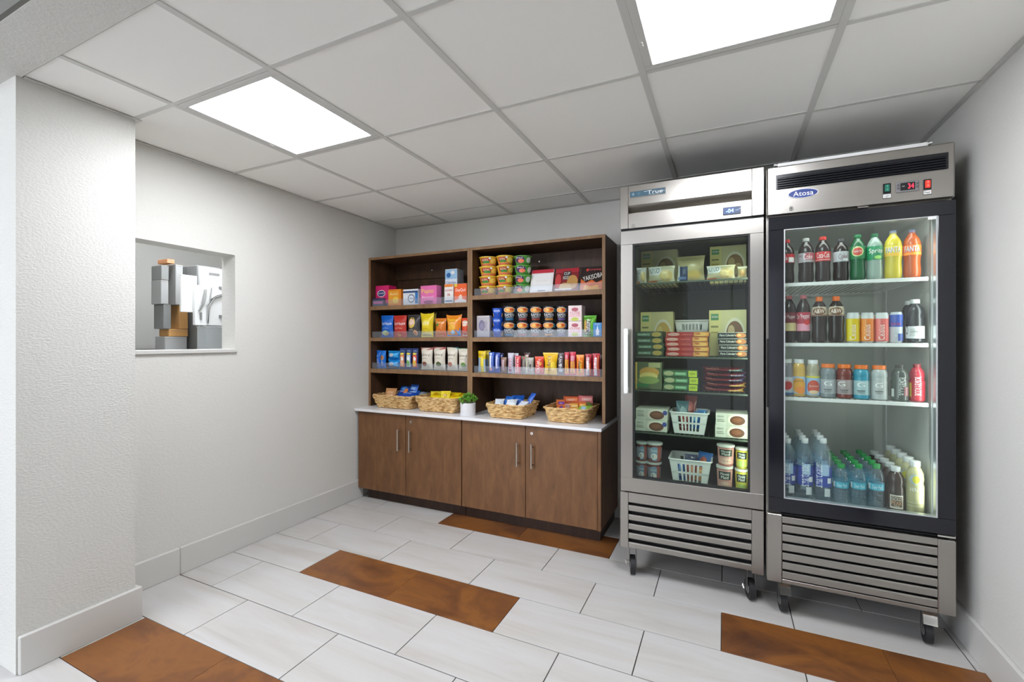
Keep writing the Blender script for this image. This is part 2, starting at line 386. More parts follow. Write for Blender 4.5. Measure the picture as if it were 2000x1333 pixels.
for k, b in enumerate([(XL, XL + .02, PY1, YB), (XL + .02, XR - .02, YB - .02, YB), (XR - .02, XR, .776, YB), (PX, PX + .018, PY0 + .02, PY1 + .018), (XL + .02, PX, PY1, PY1 + .018)]):
    struct(B('trim_%d' % (k + 1), M['tee'], None, b[0], b[1], b[2], b[3], H - .0015, H - .0005), 'thin white metal ceiling edge angle')

def troffer(name, label, x0, x1, y0, y1, z, lens):
    cx, cy = (x0 + x1) / 2, (y0 + y1) / 2; w, d = (x1 - x0) / 2, (y1 - y0) / 2
    t = thing(name, label, 'ceiling light', (cx, cy, z)); f = .03
    mb = MB()
    for a in ((-w, w, -d, -d + f), (-w, w, d - f, d), (-w, -w + f, -d + f, d - f), (w - f, w, -d + f, d - f)): mb.box(*a, -.003, .012, .001)
    mb.build('frame', M['tee'], t)
    MB().box(-w + f, w - f, -d + f, d - f, .004, .007).build('lens', lens, t)
    MB().box(-w + .005, w - .005, -d + .005, d - .005, .013, .05).build('housing', M['white'], t)
    for sx in (-1, 1): MB().box(sx * (w - .012) - .004, sx * (w - .012) + .004, d * .45 - .012, d * .45 + .012, -.0055, -.003, .001).build('latch', M['tee'], t)
    return t
troffer('ceiling_light', 'square fluorescent ceiling light near the pass-through opening', cols[1] + T, cols[2] - T, rws[1] + T, rws[2] - T, H + .003, M['lens'])
troffer('ceiling_light', 'square fluorescent ceiling light in front of the two fridges', cols[4] + T, cols[5] - T, rws[1] + T, rws[2] - T, H + .003, M['lens'])
for k, (x, y) in enumerate([(-3.2, -1.7), (-2.0, -1.7), (-3.2, -2.7), (-2.0, -2.7)]):  # unseen lobby lights, added to fill from behind the camera
    troffer('ceiling_light', 'added rectangular fill light on the lobby ceiling behind the camera', x - .5, x + .5, y - .3, y + .3, 2.705, M['lens_fill'])['group'] = 'added lobby fill lights'
troffer('ceiling_light', 'storeroom ceiling light above the stacked cartons', -3.2, -2.92, 1.5, 2.1, 2.43, M['lens_store'])

# baseboards
BH = .148
def baseboard(name, label, pieces):
    mb = MB()
    for p in pieces: mb.box(*p, c=.003)
    return struct(mb.build(name, M['base']), label)
baseboard('baseboard_left', 'wide pale baseboard along the left wall', [(XL, XL + .02, PY1 + .018, 1.475, 0, BH), (XL, XL + .02, 1.4765, 2.868, 0, BH)])
baseboard('baseboard_pilaster', 'wide pale baseboard around the wall end', [(PX, PX + .02, PY0 + .005, PY1 + .02, 0, BH), (XL + .021, PX - .0005, PY1, PY1 + .018, 0, BH)])
baseboard('baseboard_right', 'wide pale baseboard along the right wall', [(XR - .018, XR, .98, YB, 0, BH)])
baseboard('baseboard_back', 'wide pale baseboard on the back wall behind the fridges', [(-.69, XR - .019, YB - .018, YB, 0, BH)])
struct(B('trim_6', M['base'], None, WX, XL + .014, PY1 + .02, WY1 + .006, WZ0 - .02, WZ0 + .001, c=.002), 'thin pale sill of the pass-through opening')

# ---- storeroom beyond the opening
XS = -3.45
st = thing('storage_cabinet', 'grey storage cabinet in the storeroom under stacked cartons', 'cabinet', (-3.75, 2.0, 0))
B('body', M['greybox2'], st, -.4, .45, -.78, 1.0, 0, 1.21, c=.004)
B('top', M['greybox2'], st, -.42, .47, -.79, 1.02, 1.21, 1.228, c=.003)
def carton(name, label, u0, v0, u1, v1, mat, depth=.3, x=XS, z0=None, y_plus=0):
    ya, za = YZ(u0, v0, x); yb, zb = YZ(u1, v1, x)
    ya, yb = min(ya, yb), max(ya, yb); depth = .12; ya = min(ya + .045, yb - .05); z0 = z0 if z0 is not None else zb; h = za - z0
    t = thing(name, label, 'box', (x - depth / 2, (ya + yb) / 2, z0)); w = (yb - ya) / 2 - .002
    B('body', M[mat], t, -depth / 2, depth / 2, -w, w, .0, h - .0005, c=.003)
    B('tape', flat('#a89878', .5), t, -depth / 2, depth / 2, -.02, .02, h - .0002, h + .0006)
    B('top_seam', M['greybox2'], t, depth / 2, depth / 2 + .0008, -w * .95, w * .95, h - .012, h - .010)
    return z0 + h + .0006
zt = 1.2285
z1 = carton('carton', 'low wide grey carton at the bottom of the storeroom stack', 307, 658, 366, 683, 'greybox', .34, XS, zt)
z2 = carton('cardboard_box', 'flat tan cardboard box lying on the low grey carton', 315, 643, 368, 657, 'card', .32, XS, z1)
z3 = carton('carton', 'narrow dark grey upright carton beside the tall tan box', 321, 595, 335, 642, 'greybox2', .3, XS, z2)
carton('cardboard_box', 'tall tan cardboard box standing in the storeroom stack', 336, 595, 368, 642, 'card', .3, XS, z2)
z4 = carton('carton', 'squarish grey carton on top of the narrow dark carton', 313, 547, 330, 594, 'greybox', .28, XS, z3)
z5 = carton('carton', 'tall grey carton standing on the tan box', 331, 515, 358, 595, 'greybox', .26, XS, z3)
z6 = carton('carton', 'small dark grey carton near the top of the storeroom stack', 319, 519, 330.5, 546, 'greybox2', .24, XS, z4)
carton('cardboard_box', 'small orange-brown box at the very top of the storeroom stack', 314, 504, 342, 518, 'card2', .24, XS, max(z5, z6))
pc = thing('equipment_cabinet', 'white wall equipment cabinet with hanging cables in the storeroom', 'cabinet', (-3.30, 0, zt))
def yz(u, v, x=-3.30): return YZ(u, v, x)
(ya, za), (yb, zb) = yz(359, 536), yz(384, 611); (yc, zc), (yd, zd) = yz(381, 557), yz(440, 638)
B('body', M['greybox2'], pc, -.3, -.08, 1.945, yz(445, 600)[0], 0, yz(366, 512)[1] - zt, c=.003)
B('back_panel', M['panelwhite'], pc, -.079, -.05, 1.95, yz(444, 560)[0], yz(370, 640)[1] - zt, yz(370, 516)[1] - zt, c=.002)
B('door', M['panelwhite'], pc, -.049, -.03, ya, yb + .02, zb - zt, za - zt, c=.002)
pl = B('cover', M['panelwhite'], pc, -.029, 0, yc, yd, zd - zt, zc - zt, c=.003)
for k, (pts) in enumerate([[(398, 566), (392, 596), (388, 606)], [(402, 566), (398, 590), (387, 608)], [(412, 563), (408, 590), (405, 632)], [(405, 632), (406, 600), (418, 582), (434, 578)], [(434, 575), (420, 579), (412, 584), (404, 596), (404, 630)]]):
    MB().tube([(.006, *[q - (zt if n else 0) for n, q in enumerate(yz(u, v))]) for u, v in pts], .005, 6).build('cable', M['greybox'], pc, True)
for (u0, v0, u1, v1) in [(390, 611, 394, 625), (408, 533, 428, 541), (427, 560, 432, 565), (427, 616, 433, 622), (395, 636, 400, 640)]:
    a, b = yz(u0, v0), yz(u1, v1); B('clip', M['greybox2'], pc, .0005, .006, a[0], b[0], b[1] - zt, a[1] - zt, c=.001)
bn = thing('plastic_bin', 'clear plastic bin below the white equipment cabinet cover', 'bin', (-3.22, (yz(380, 650)[0] + yz(413, 650)[0]) / 2, zt))
w = (yz(413, 650)[0] - yz(380, 650)[0]) / 2; hb = yz(396, 641)[1] - zt
mb = MB()
for b in ((-.05, .05, -w, -w + .003, .003, hb), (-.05, .05, w - .003, w, .003, hb), (-.05, -.047, -w + .003, w - .003, .003, hb), (.047, .05, -w + .003, w - .003, .003, hb), (-.05, .05, -w, w, 0, .003)): mb.box(*b)
mb.build('body', M['clearbin'], bn); B('rim', M['clearbin'], bn, -.054, .054, -w - .004, w + .004, hb, hb + .006, c=.001)

# ================================================================== BASE CABINETS, WORKTOP, HUTCH
CF = 2.81
def base_cabinet(label, x0, x1, splits, end_right):
    t = thing('base_cabinet', label, 'cabinet', (x0, CF, 0)); w = x1 - x0
    B('body', M['wood'], t, .0005, w - (.022 if end_right else .0005), .022, YB - CF - .001, .088, .7195)
    if end_right: B('side_panel', M['wood'], t, w - .0215, w, -.002, YB - CF - .001, .0885, .7195, c=.001)
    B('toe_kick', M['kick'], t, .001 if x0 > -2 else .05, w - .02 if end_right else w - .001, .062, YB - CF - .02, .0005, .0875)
    for k, (a, b, hx, lock) in enumerate(splits):
        d = B('door', M['wood'], t, a - x0, b - x0, 0, .0205, .091, .717, c=.0015)
        u0, va, vb = hx; px = X(u0, CF - .03) - x0; za, zb = Z(u0, vb, CF - .03), Z(u0, va, CF - .03)
        mb = MB().tube([(px, -.03, za), (px, -.03, zb)], .0055, 10)
        for zz in (za + .022, zb - .022): mb.tube([(px, -.03, zz), (px, -.0005, zz)], .0042, 8)
        mb.build('handle', M['nickel'], d, True)
        if lock:
            lx, lz = X(lock[0], CF) - x0, Z(lock[0], lock[1], CF)
            MB().cyly(-.006, -.0005, lx, lz, .010, 20).build('lock', M['nickel'], d, True)
            MB().box(lx - .0012, lx + .0012, -.0068, -.0061, lz - .005, lz + .005).build('keyhole', M['darkmetal'], d)
    return t
XM = -1.727
base_cabinet('dark brown two-door base cabinet nearest the left wall', -2.714, XM - .0015, [(-2.713, -2.2335, (776, 840, 882), None), (-2.2295, XM - .004, (798.5, 843, 885), (803, 825))], False)
base_cabinet('dark brown two-door base cabinet nearest the freezer', XM + .0015, -.703, [(XM + .004, -1.2235, (1009, 866, 913), None), (-1.2195, -.7265, (1037.5, 869, 917), (1039, 847.5))], True)
wt = tag(B('worktop', M['quartz'], None, XL + .001, -.694, 2.785, YB - .001, .7205, .7405, c=.002), 'white stone worktop across both brown base cabinets', 'worktop')
WT = .741
HF, HB = 2.95, YB - .001
def hutch(label, x0, x1, shelves, no):
    t = thing('shelving_unit', label, 'shelf unit', (0, 0, WT)); P = .021; top = 1.995 - WT
    L = lambda n, m, *a, **k: B(n, M[m], t, *a, **k)
    for nm, a, b in (('side_panel', x0, x0 + P), ('side_panel', x1 - P, x1)):
        s = L(nm, 'wood_shaded' if no else 'wood_shaded', a, b, HF + .002, HB, .0005, top - .0005)
        B('edge_strip', M['wood_edge'], s, a, b, HF, HF + .0018, .0005, top - .0005)
    s = L('top_panel', 'wood_shaded', x0 + P + .0005, x1 - P - .0005, HF + .002, HB, top - .021, top - .0005); B('edge_strip', M['wood_edge'], s, x0 + P + .0005, x1 - P - .0005, HF, HF + .0018, top - .021, top - .0005)
    L('back_panel', 'wood_shaded', x0 + P + .0005, x1 - P - .0005, HB - .008, HB - .0005, .0005, top - .022)
    L('back_rail', 'wood_shaded', x0 + P + .001, x1 - P - .001, HB - .026, HB - .0085, top - .155, top - .022)
    for fx in (.42,):
        xx = x0 + (x1 - x0) * fx; MB().cyly(HB - .029, HB - .0265, xx, top - .085, .006, 12).build('screw_cap', M['nickel'], t)
    for zt_, th in shelves:
        s = L('shelf', 'wood_shaded', x0 + P + .0005, x1 - P - .0005, HF + .004, HB - .009, zt_ - th - WT, zt_ - WT)
        B('edge_strip', M['wood_edge'], s, x0 + P + .0005, x1 - P - .0005, HF + .0005, HF + .0038, zt_ - th - WT, zt_ - WT + .0003)
        g = MB().box(x0 + P + .012, x1 - P - .003, HF + .008, HF + .0105, zt_ - WT + .0008, zt_ - WT + .052)
        g.box(x0 + P + .012, x1 - P - .003, HF + .011, HF + .04, zt_ - WT + .0008, zt_ - WT + .0028).build('shelf_guard', M['acrylic'], t)
    return t
SL = [(1.582, .031), (1.3175, .028), (1.056, .033)]; SR = [(1.631, .031), (1.3165, .031), (1.051, .030)]
hutch('brown open shelving unit stocked with medicine boxes and chip bags', XL + .002, -1.7405, SL, 0)
hutch('brown open shelving unit stocked with noodle bowls and candy bars', -1.7395, -.710, SR, 1)

# ================================================================== FRIDGES
def caster(parent, x, y, z_top, mat, brake, turn=0.0):
    c = bpy.data.objects.new('caster', None); COL.objects.link(c); c.parent = parent; c.location = (x, y, 0); c.rotation_euler = (0, 0, turn); c.empty_display_size = .03
    R = .05 if z_top > .14 else z_top * .36
    MB().cylx(-.013, .013, 0, R, R, 28).build('wheel', M['rubber'], c, True)
    MB().cylx(-.0145, .0145, 0, R, R * .45, 18).build('hub', M['greybox2'], c, True)
    mb = MB()
    for s in (-1, 1): mb.box(s * .018 - .0015, s * .018 + .0015, -.015, .015, R - .012, z_top - .012, .001)
    mb.box(-.0195, .0195, -.024, .024, z_top - .012, z_top - .006, .001).cylx(-.021, .021, 0, R, .006, 12)
    mb.build('fork', flat('#8c8b88', .3, .9), c)
    MB().box(-.03, .03, -.03, .03, z_top - .0055, z_top - .0005, .001).build('mount_plate', mat, c)
    if brake:
        arc = [(-.018, z_top - .014), (-.032, z_top - .016), (-.044, z_top - .026), (-.052, z_top - .042), (-.053, z_top - .058), (-.058, z_top - .066)]
        vs = [(sx * .023, y_ + o_, z_) for y_, z_ in arc for sx in (-1, 1) for o_ in (0, .004)]
        fs = []
        for k in range(len(arc) - 1):
            p = k * 4; q = p + 4; fs += [(p, q, q + 2, p + 2), (p + 1, p + 3, q + 3, q + 1), (p, p + 1, q + 1, q), (p + 2, q + 2, q + 3, p + 3)]
        fs += [(0, 2, 3, 1), tuple(len(vs) - 4 + k for k in (0, 1, 3, 2))]
        MB().add(vs, fs).build('brake_lever', M['chrome'], c, True)
    else:
        MB().tube([(-.022, 0, R + .018), (-.038, -.01, R + .026), (-.034, -.016, R + .008)], .004, 6).build('wing_nut', M['chrome'], c)
    return c
def shell(t, x0, x1, yf, yb, z0, z1, zi0, zi1, th, outer, inner):
    # open-fronted insulated cabinet: outer skin and liner
    mb = MB()
    for b in ((x0, x0 + th, yf, yb, z0, z1), (x1 - th, x1, yf, yb, z0, z1), (x0 + th, x1 - th, yb - th, yb, z0, z1), (x0 + th, x1 - th, yf, yb - th, zi1 + .004, z1), (x0 + th, x1 - th, yf, yb - th, z0, zi0 - .004)): mb.box(*b)
    mb.build('cabinet', outer, t)
    l = .003; a, b = x0 + th, x1 - th; mb = MB()
    for q in ((a, a + l, yf + .004, yb - th, zi0, zi1), (b - l, b, yf + .004, yb - th, zi0, zi1), (a + l, b - l, yb - th - l, yb - th, zi0, zi1), (a + l, b - l, yf + .004, yb - th - l, zi1 - l, zi1), (a + l, b - l, yf + .004, yb - th - l, zi0, zi0 + l)): mb.box(*q)
    mb.build('liner', inner, t)
def wire_shelf(parent, x0, x1, y0, y1, z, mat, rail, name='shelf', step=.024):
    mb = MB()
    mb.box(x0, x1, y0, y0 + .006, z - rail, z - .0005, .0015); mb.box(x0, x1, y1 - .006, y1, z - .008, z - .0005)
    mb.box(x0, x0 + .005, y0 + .006, y1 - .006, z - .008, z - .001); mb.box(x1 - .005, x1, y0 + .006, y1 - .006, z - .008, z - .001)
    n = int((x1 - x0) / step)
    for k in range(1, n): xx = x0 + (x1 - x0) * k / n; mb.box(xx - .0016, xx + .0016, y0 + .001, y1 - .001, z - .004, z)
    return mb.build(name, mat, parent)
def louvers(parent, x0, x1, yf, z0, pitch, n, hgt, mat, lean=.016):
    # folded slats: a near-vertical face whose top edge curls back into the grille
    prof = [(0, 0), (0, hgt * .72), (.003, hgt * .88), (lean, hgt), (lean + .003, hgt - .003), (.004, hgt * .7), (.003, 0)]
    for k in range(n):
        z = z0 + pitch * k; m = len(prof)
        MB().add([(x, yf + a, z + b) for x in (x0, x1) for a, b in prof], [(i, (i + 1) % m, m + (i + 1) % m, m + i) for i in range(m)] + [tuple(range(m - 1, -1, -1)), tuple(range(m, 2 * m))]).build('grille_slat', mat, parent)
def plane_S(y): return lambda x, z, off: (x, y - off, z)
def surf(parent, yf, cx, cz, hw, h, specs, rough=.4):
    decals(parent, lambda x, z, off: (cx + x, yf - off, cz + z), hw, h, specs, -h / 2, rough)

# ---- glass-door freezer
F1X0, F1X1, F1Y, F1B = -.516, .172, 2.48, 3.25
fz = thing('freezer', 'tall stainless glass-door freezer stocked with frozen meals', 'freezer', (0, 0, 0))
shell(fz, F1X0, F1X1, F1Y + .05, F1B, .165, 2.128, .50, 1.845, .05, M['steel_v'], M['in1'])
# header
hd = MB().box(F1X0, F1X0 + .043, F1Y + .006, F1Y + .049, 1.900, 2.130, .0015).build('header_strip', M['steel_v'], fz)
MB().box(F1X1 - .052, F1X1, F1Y + .006, F1Y + .049, 1.900, 2.130, .0015).build('header_strip', M['steel_v'], fz)
hp = MB(); a, b = F1X0 + .0435, F1X1 - .0525
hp.box(a, b, F1Y + .008, F1Y + .049, 2.024, 2.130, .001); hp.box(a, b, F1Y + .008, F1Y + .049, 1.900, 1.980, .001)
hp.add([(a, F1Y + .009, 2.0235), (b, F1Y + .009, 2.0235), (b, F1Y + .045, 1.992), (a, F1Y + .045, 1.992), (a, F1Y + .047, 1.9805), (b, F1Y + .047, 1.9805)], [(0, 1, 2, 3), (3, 2, 5, 4)])
hp = hp.build('header_panel', M['steel'], fz)
lx0, lx1 = X(1229, F1Y), X(1300, F1Y); lc = (lx0 + lx1) / 2
pl = MB().box(lx0, lx1, F1Y + .004, F1Y + .0078, 2.064, 2.098, .001).build('logo_plate', M['chrome'], fz)
surf(pl, F1Y + .004, lc, 2.081, (lx1 - lx0) / 2, .034, [('r', -.97, .97, .06, .94, '#3f5f70'), ('t', 'True', .42, .55, .42, .55, '#f2f5f5'), ('r', -.18, -.02, .68, .74, '#f2f5f5'), ('r', .86, .94, .5, .55, '#f2f5f5'),
    ('t', 'refrigeration', .42, .17, .34, .14, '#c8d4da'), ('e', -.78, .5, .07, .28, '#5f8090'), ('e', -.46, .5, .10, .28, '#4d7082'), ('t', '15', -.78, .5, .05, .3, '#c8d4da')])
dx0, dx1 = X(1412, F1Y), X(1447, F1Y); dz = Z(1430, 411.5, F1Y)
dp = MB().box(dx0, dx1, F1Y + .003, F1Y + .0078, dz - .019, dz + .019, .001).build('display', M['black'], fz)
surf(dp, F1Y + .003, (dx0 + dx1) / 2, dz, (dx1 - dx0) / 2, .038, [('r', -.96, .96, .05, .95, '#2c3f66'), ('r', -.9, .3, .1, .9, '#22417c'), ('t', '-04', -.22, .5, .42, .5, M['led_blue']), ('t', 'DEF', .62, .5, .2, .18, '#9fc4e8'), ('r', .82, .94, .62, .68, '#c9d8ea')])
kx = X(1237, F1Y); kz = Z(1237, 441, F1Y); MB().cyly(F1Y + .003, F1Y + .0078, kx, kz, .009, 20).build('key_lock', M['chrome'], fz, True)
B('gap_seal', M['gasket'], fz, F1X0 + .003, F1X1 - .003, F1Y + .02, F1Y + .049, 1.888, 1.8995)
# door
dr = bpy.data.objects.new('door', None); COL.objects.link(dr); dr.parent = fz; dr.empty_display_size = .05
d0, d1, dz0, dz1 = F1X0 + .004, F1X1 - .001, .476, 1.886; gx0, gx1, gz0, gz1 = -.448, .112, .550, 1.813
for nm, q in (('rail', (d0, d1, gz1, dz1)), ('rail', (d0, d1, dz0, gz0)), ('stile', (d0, gx0, gz0 + .0003, gz1 - .0003)), ('stile', (gx1, d1, gz0 + .0003, gz1 - .0003))):
    MB().box(q[0], q[1], F1Y, F1Y + .038, q[2], q[3], .001).build(nm, M['steel' if nm == 'rail' else 'steel_v'], dr)
g = MB()
for q in ((gx0 + .0005, gx0 + .008, gz0 + .0005, gz1 - .0005), (gx1 - .008, gx1 - .0005, gz0 + .0005, gz1 - .0005), (gx0 + .008, gx1 - .008, gz0 + .0005, gz0 + .008), (gx0 + .008, gx1 - .008, gz1 - .008, gz1 - .0005)): g.box(q[0], q[1], F1Y + .006, F1Y + .036, q[2], q[3])
g.build('glass_spacer', M['gasket'], dr)
MB().box(gx0 + .0082, gx1 - .0082, F1Y + .012, F1Y + .016, gz0 + .0082, gz1 - .0082).build('glass', M['glass1'], dr)
MB().box(d0 + .012, gx0 - .001, F1Y + .0385, F1Y + .0495, .505, 1.84).box(gx1 + .001, d1 - .012, F1Y + .0385, F1Y + .0495, .505, 1.84).build('gasket', M['gasket'], dr)
hx = X(1222.5, F1Y - .03); za, zb = Z(1222.5, 770, F1Y - .03), Z(1222.5, 643, F1Y - .03)
mb = MB().box(hx - .011, hx + .011, F1Y - .040, F1Y - .026, za, zb, .005)
for z in (za + .02, zb - .02): mb.box(hx - .008, hx + .008, F1Y - .027, F1Y - .0003, z - .012, z + .012, .002)
mb.build('handle', M['whiteplastic'], dr)
# lower grille
gr = bpy.data.objects.new('lower_grille', None); COL.objects.link(gr); gr.parent = fz; gr.empty_display_size = .05
MB().box(F1X0, F1X0 + .043, F1Y + .006, F1Y + .049, .166, .468, .0015).build('side_strip', M['steel_v'], gr)
MB().box(F1X1 - .052, F1X1, F1Y + .006, F1Y + .049, .158, .468, .0015).build('side_strip', M['steel_v'], gr)
MB().box(a, b, F1Y + .008, F1Y + .044, .415, .468, .001).build('top_plate', M['steel'], gr)
MB().box(a, b, F1Y + .034, F1Y + .049, .166, .4145).build('backing', M['darkmetal'], gr)
louvers(gr, a + .001, b - .001, F1Y + .008, .170, .0500, 5, .032, M['steel'], .014)
for cx, cy, br in ((F1X0 + .055, F1Y + .075, 0), (F1X1 - .055, F1Y + .075, 0), (F1X0 + .055, F1B - .08, 0), (F1X1 - .055, F1B - .08, 0)): caster(fz, cx, cy, .162, M['chrome'], br, .25)
shelf1 = [1.615, 1.205, 1.018, .783]
greyw = flat('#4e5a50', .45, .3)
for z in shelf1: wire_shelf(fz, F1X0 + .055, F1X1 - .055, F1Y + .115, F1B - .08, z, greyw, .010)

# ---- black-framed cooler
F2X0, F2X1, F2Y, F2B = .180, .851, 2.42, 3.22
co = thing('cooler', 'tall stainless drinks cooler with a black-framed glass door', 'refrigerator', (0, 0, 0))
shell(co, F2X0, F2X1, F2Y + .05, F2B, .17, 2.104, .522, 1.835, .045, M['steel_v'], M['in2'])
hp = MB().box(F2X0, F2X1, F2Y + .012, F2Y + .0495, 1.876, 2.105, .006).build('header_panel', M['steel'], co)
yh = F2Y + .012
vx0, vx1 = X(1515.5, yh), X(1852, yh)
vn = MB().box(vx0, vx1, yh - .004, yh - .0003, 1.995, 2.063, .001).build('vent', M['black'], co)
for k in range(5): MB().add([(vx0 + .006, yh - .004, 2.006 + .0105 * k), (vx1 - .006, yh - .004, 2.006 + .0105 * k), (vx1 - .006, yh - .011, 2.001 + .0105 * k), (vx0 + .006, yh - .011, 2.001 + .0105 * k), (vx0 + .006, yh - .004, 2.003 + .0105 * k), (vx1 - .006, yh - .004, 2.003 + .0105 * k), (vx1 - .006, yh - .011, 1.998 + .0105 * k), (vx0 + .006, yh - .011, 1.998 + .0105 * k)],
    [(0, 1, 2, 3), (7, 6, 5, 4), (2, 6, 7, 3), (0, 4, 5, 1), (1, 5, 6, 2), (3, 7, 4, 0)]).build('vent_slat', M['black'], vn)
ox, oz = X(1568, yh), Z(1568, 378.5, yh); r = (X(1598, yh) - X(1538, yh)) / 2
MB().cyly(yh - .003, yh - .0003, ox, oz, r, 40, .0215).build('logo_badge', M['white'], co, True)
surf(co, yh - .003, ox, oz, r, .043, [('e', 0, .5, .95, .45, '#22397e'), ('t', 'Atosa', .02, .5, .66, .5, '#f4f6fa'), ('r', -.6, .6, .2, .24, '#3c58a8')])
def sw(u, v, wpx, col, labt, txtcol):
    x, z = X(u, yh), Z(u, v, yh); hw = (X(u + wpx / 2, yh) - X(u - wpx / 2, yh)) / 2
    s = MB().box(x - hw, x + hw, yh - .004, yh - .0003, z - .021, z + .021, .0015).build('switch', M['black'], co)
    MB().box(x - hw * .62, x + hw * .62, yh - .009, yh - .0043, z - .015, z + .015, .002).build('rocker', flat(col, .3) if isinstance(col, str) else col, s)
    surf(s, yh - .009, x, z, hw * .62, .03, [('t', 'I', 0, .75, .1, .22, txtcol), ('t', 'O', 0, .28, .3, .22, txtcol)])
    zl = z - .033
    MB().box(x - hw * 1.05, x + hw * 1.05, yh - .0015, yh - .0003, zl - .010, zl + .010).build('label_plate', M['black'], s)
    surf(s, yh - .0015, x, zl, hw * 1.05, .02, [('r', -.92, .92, .1, .9, '#e9e9e6'), ('t', labt, 0, .5, .7, .55, '#1c1c1c')])
sw(1732, 369, 16, '#1f6f5a', 'Light', '#9fd8c4')
sw(1811, 361, 16, emit_mat('lit_red_switch', '#e2352c', .8), 'Power', '#ffd0c8')
x, z = X(1772, yh), Z(1772, 365.5, yh); hw = (X(1794, yh) - X(1749, yh)) / 2
dp = MB().box(x - hw, x + hw, yh - .005, yh - .0003, z - .022, z + .022, .003).build('display', flat('#7d7c7e', .4), co)
surf(dp, yh - .005, x, z, hw, .044, [('r', -.64, .64, .15, .88, '#141417'), ('t', '34', .28, .52, .26, .48, M['led_red']), ('t', '**', -.38, .55, .12, .14, '#c8c8c8'), ('r', .72, .93, .58, .78, '#5c5b5e'), ('r', .72, .93, .28, .48, '#5c5b5e'), ('r', -.93, -.72, .58, .78, '#5c5b5e'), ('r', -.93, -.72, .28, .48, '#5c5b5e')])
kx, kz = X(1545, yh), Z(1545, 408, yh); MB().cyly(yh - .006, yh - .0003, kx, kz, .009, 20).build('key_lock', M['chrome'], co, True)
MB().cyly(yh - .0066, yh - .0061, kx, kz, .003, 10).build('keyhole', M['darkmetal'], co)
MB().box(X(1676, yh), X(1696, yh), F2Y + .004, F2Y + .030, 1.868, 1.8755, .002).build('door_switch', M['chrome'], co)
# door
dr = bpy.data.objects.new('door', None); COL.objects.link(dr); dr.parent = co; dr.empty_display_size = .05
d0, d1, dz0, dz1 = F2X0 + .006, F2X1 - .002, .498, 1.864; gx0, gx1, gz0, gz1 = .248, .793, .562, 1.806
for nm, q in (('rail', (d0, d1, gz1, dz1)), ('rail', (d0, d1, dz0, gz0)), ('stile', (d0, gx0, gz0 + .0003, gz1 - .0003)), ('stile', (gx1, d1, gz0 + .0003, gz1 - .0003))):
    MB().box(q[0], q[1], F2Y, F2Y + .04, q[2], q[3], .0015).build(nm, M['blackgloss'], dr)
g = MB()
for q in ((gx0 + .0005, gx0 + .005, gz0 + .0005, gz1 - .0005), (gx1 - .006, gx1 - .0005, gz0 + .0005, gz1 - .0005), (gx0 + .005, gx1 - .006, gz0 + .0005, gz0 + .005), (gx0 + .005, gx1 - .006, gz1 - .004, gz1 - .0005)): g.box(q[0], q[1], F2Y + .002, F2Y + .03, q[2], q[3])
g.build('glass_spacer', flat('#c9ced0', .3, .6), dr)
MB().box(gx0 + .0052, gx1 - .0062, F2Y + .003, F2Y + .007, gz0 + .0052, gz1 - .0042).build('glass', M['glass2'], dr)
st_ = MB().box(X(1813, F2Y), X(1829, F2Y), F2Y + .0018, F2Y + .0026, Z(1821, 429, F2Y), Z(1821, 423, F2Y)).build('sticker', M['white'], dr)
MB().box(d0 + .012, gx0 - .001, F2Y + .0405, F2Y + .0495, .53, 1.83).box(gx1 + .001, d1 - .012, F2Y + .0405, F2Y + .0495, .53, 1.83).box(gx0 - .001, gx1 + .001, F2Y + .0405, F2Y + .0495, .505, .521).build('gasket', M['gasket'], dr)
MB().box(X(1499, F2Y) - .002, X(1503, F2Y), F2Y - .001, F2Y + .02, .98, 1.30, .001).build('grip_recess', M['darkmetal'], dr)
MB().box(X(1833, F2Y), F2X1 - .001, F2Y + .005, F2Y + .045, .484, .4945, .002).build('hinge', M['chrome'], co)
MB().box(F2X0 + .01, F2X1 - .01, F2Y + .03, F2Y + .0495, .478, .4835).build('gap_seal', M['gasket'], co)
gr = bpy.data.objects.new('lower_grille', None); COL.objects.link(gr); gr.parent = co; gr.empty_display_size = .05
sl, sr = X(1528, F2Y), X(1833, F2Y)
MB().box(F2X0, sl - .0005, F2Y + .004, F2Y + .0495, .168, .484, .003).build('side_strip', M['steel_v'], gr)
MB().box(sr + .0005, F2X1, F2Y + .004, F2Y + .0495, .168, .4755, .003).build('side_strip', M['steel_v'], gr)
MB().box(sl, sr, F2Y + .006, F2Y + .044, .448, .476, .001).build('top_rail', M['steel'], gr)
MB().box(sl, sr, F2Y + .006, F2Y + .044, .168, .186, .001).build('bottom_rail', M['steel'], gr)
MB().box(sl, sr, F2Y + .036, F2Y + .0495, .1865, .4475).build('backing', M['darkmetal'], gr)
louvers(gr, sl + .001, sr - .001, F2Y + .006, .192, .0430, 6, .035, M['steel'], .014)
for cx, cy, br in ((F2X0 + .072, F2Y + .09, 1), (F2X1 - .065, F2Y + .09, 1), (F2X0 + .07, F2B - .08, 0), (F2X1 - .07, F2B - .08, 0)): caster(co, cx, cy, .166, M['chrome'], br, .12 if cx < .5 else -.1)
shelf2 = [1.566, 1.281, 1.024]
F2S = F2Y + .085
for z in shelf2: wire_shelf(co, F2X0 + .05, F2X1 - .062, F2S, F2B - .08, z, M['white'], .017)
MB().box(F2X1 - .058, F2X1 - .052, F2Y + .062, F2Y + .068, .53, 1.82).build('lamp', M['whiteplastic'], co)
MB().box(F2X1 - .055, F2X1 - .0485, F2Y + .09, F2Y + .10, .53, 1.82).box(F2X1 - .055, F2X1 - .0485, F2B - .12, F2B - .11, .53, 1.82).build('shelf_standard', flat('#c9ccca', .35, .7), co)
ts = thing('wire_shelf', 'spare white wire shelf lying on top of the black-framed cooler', 'shelf', (0, 0, 2.1052))
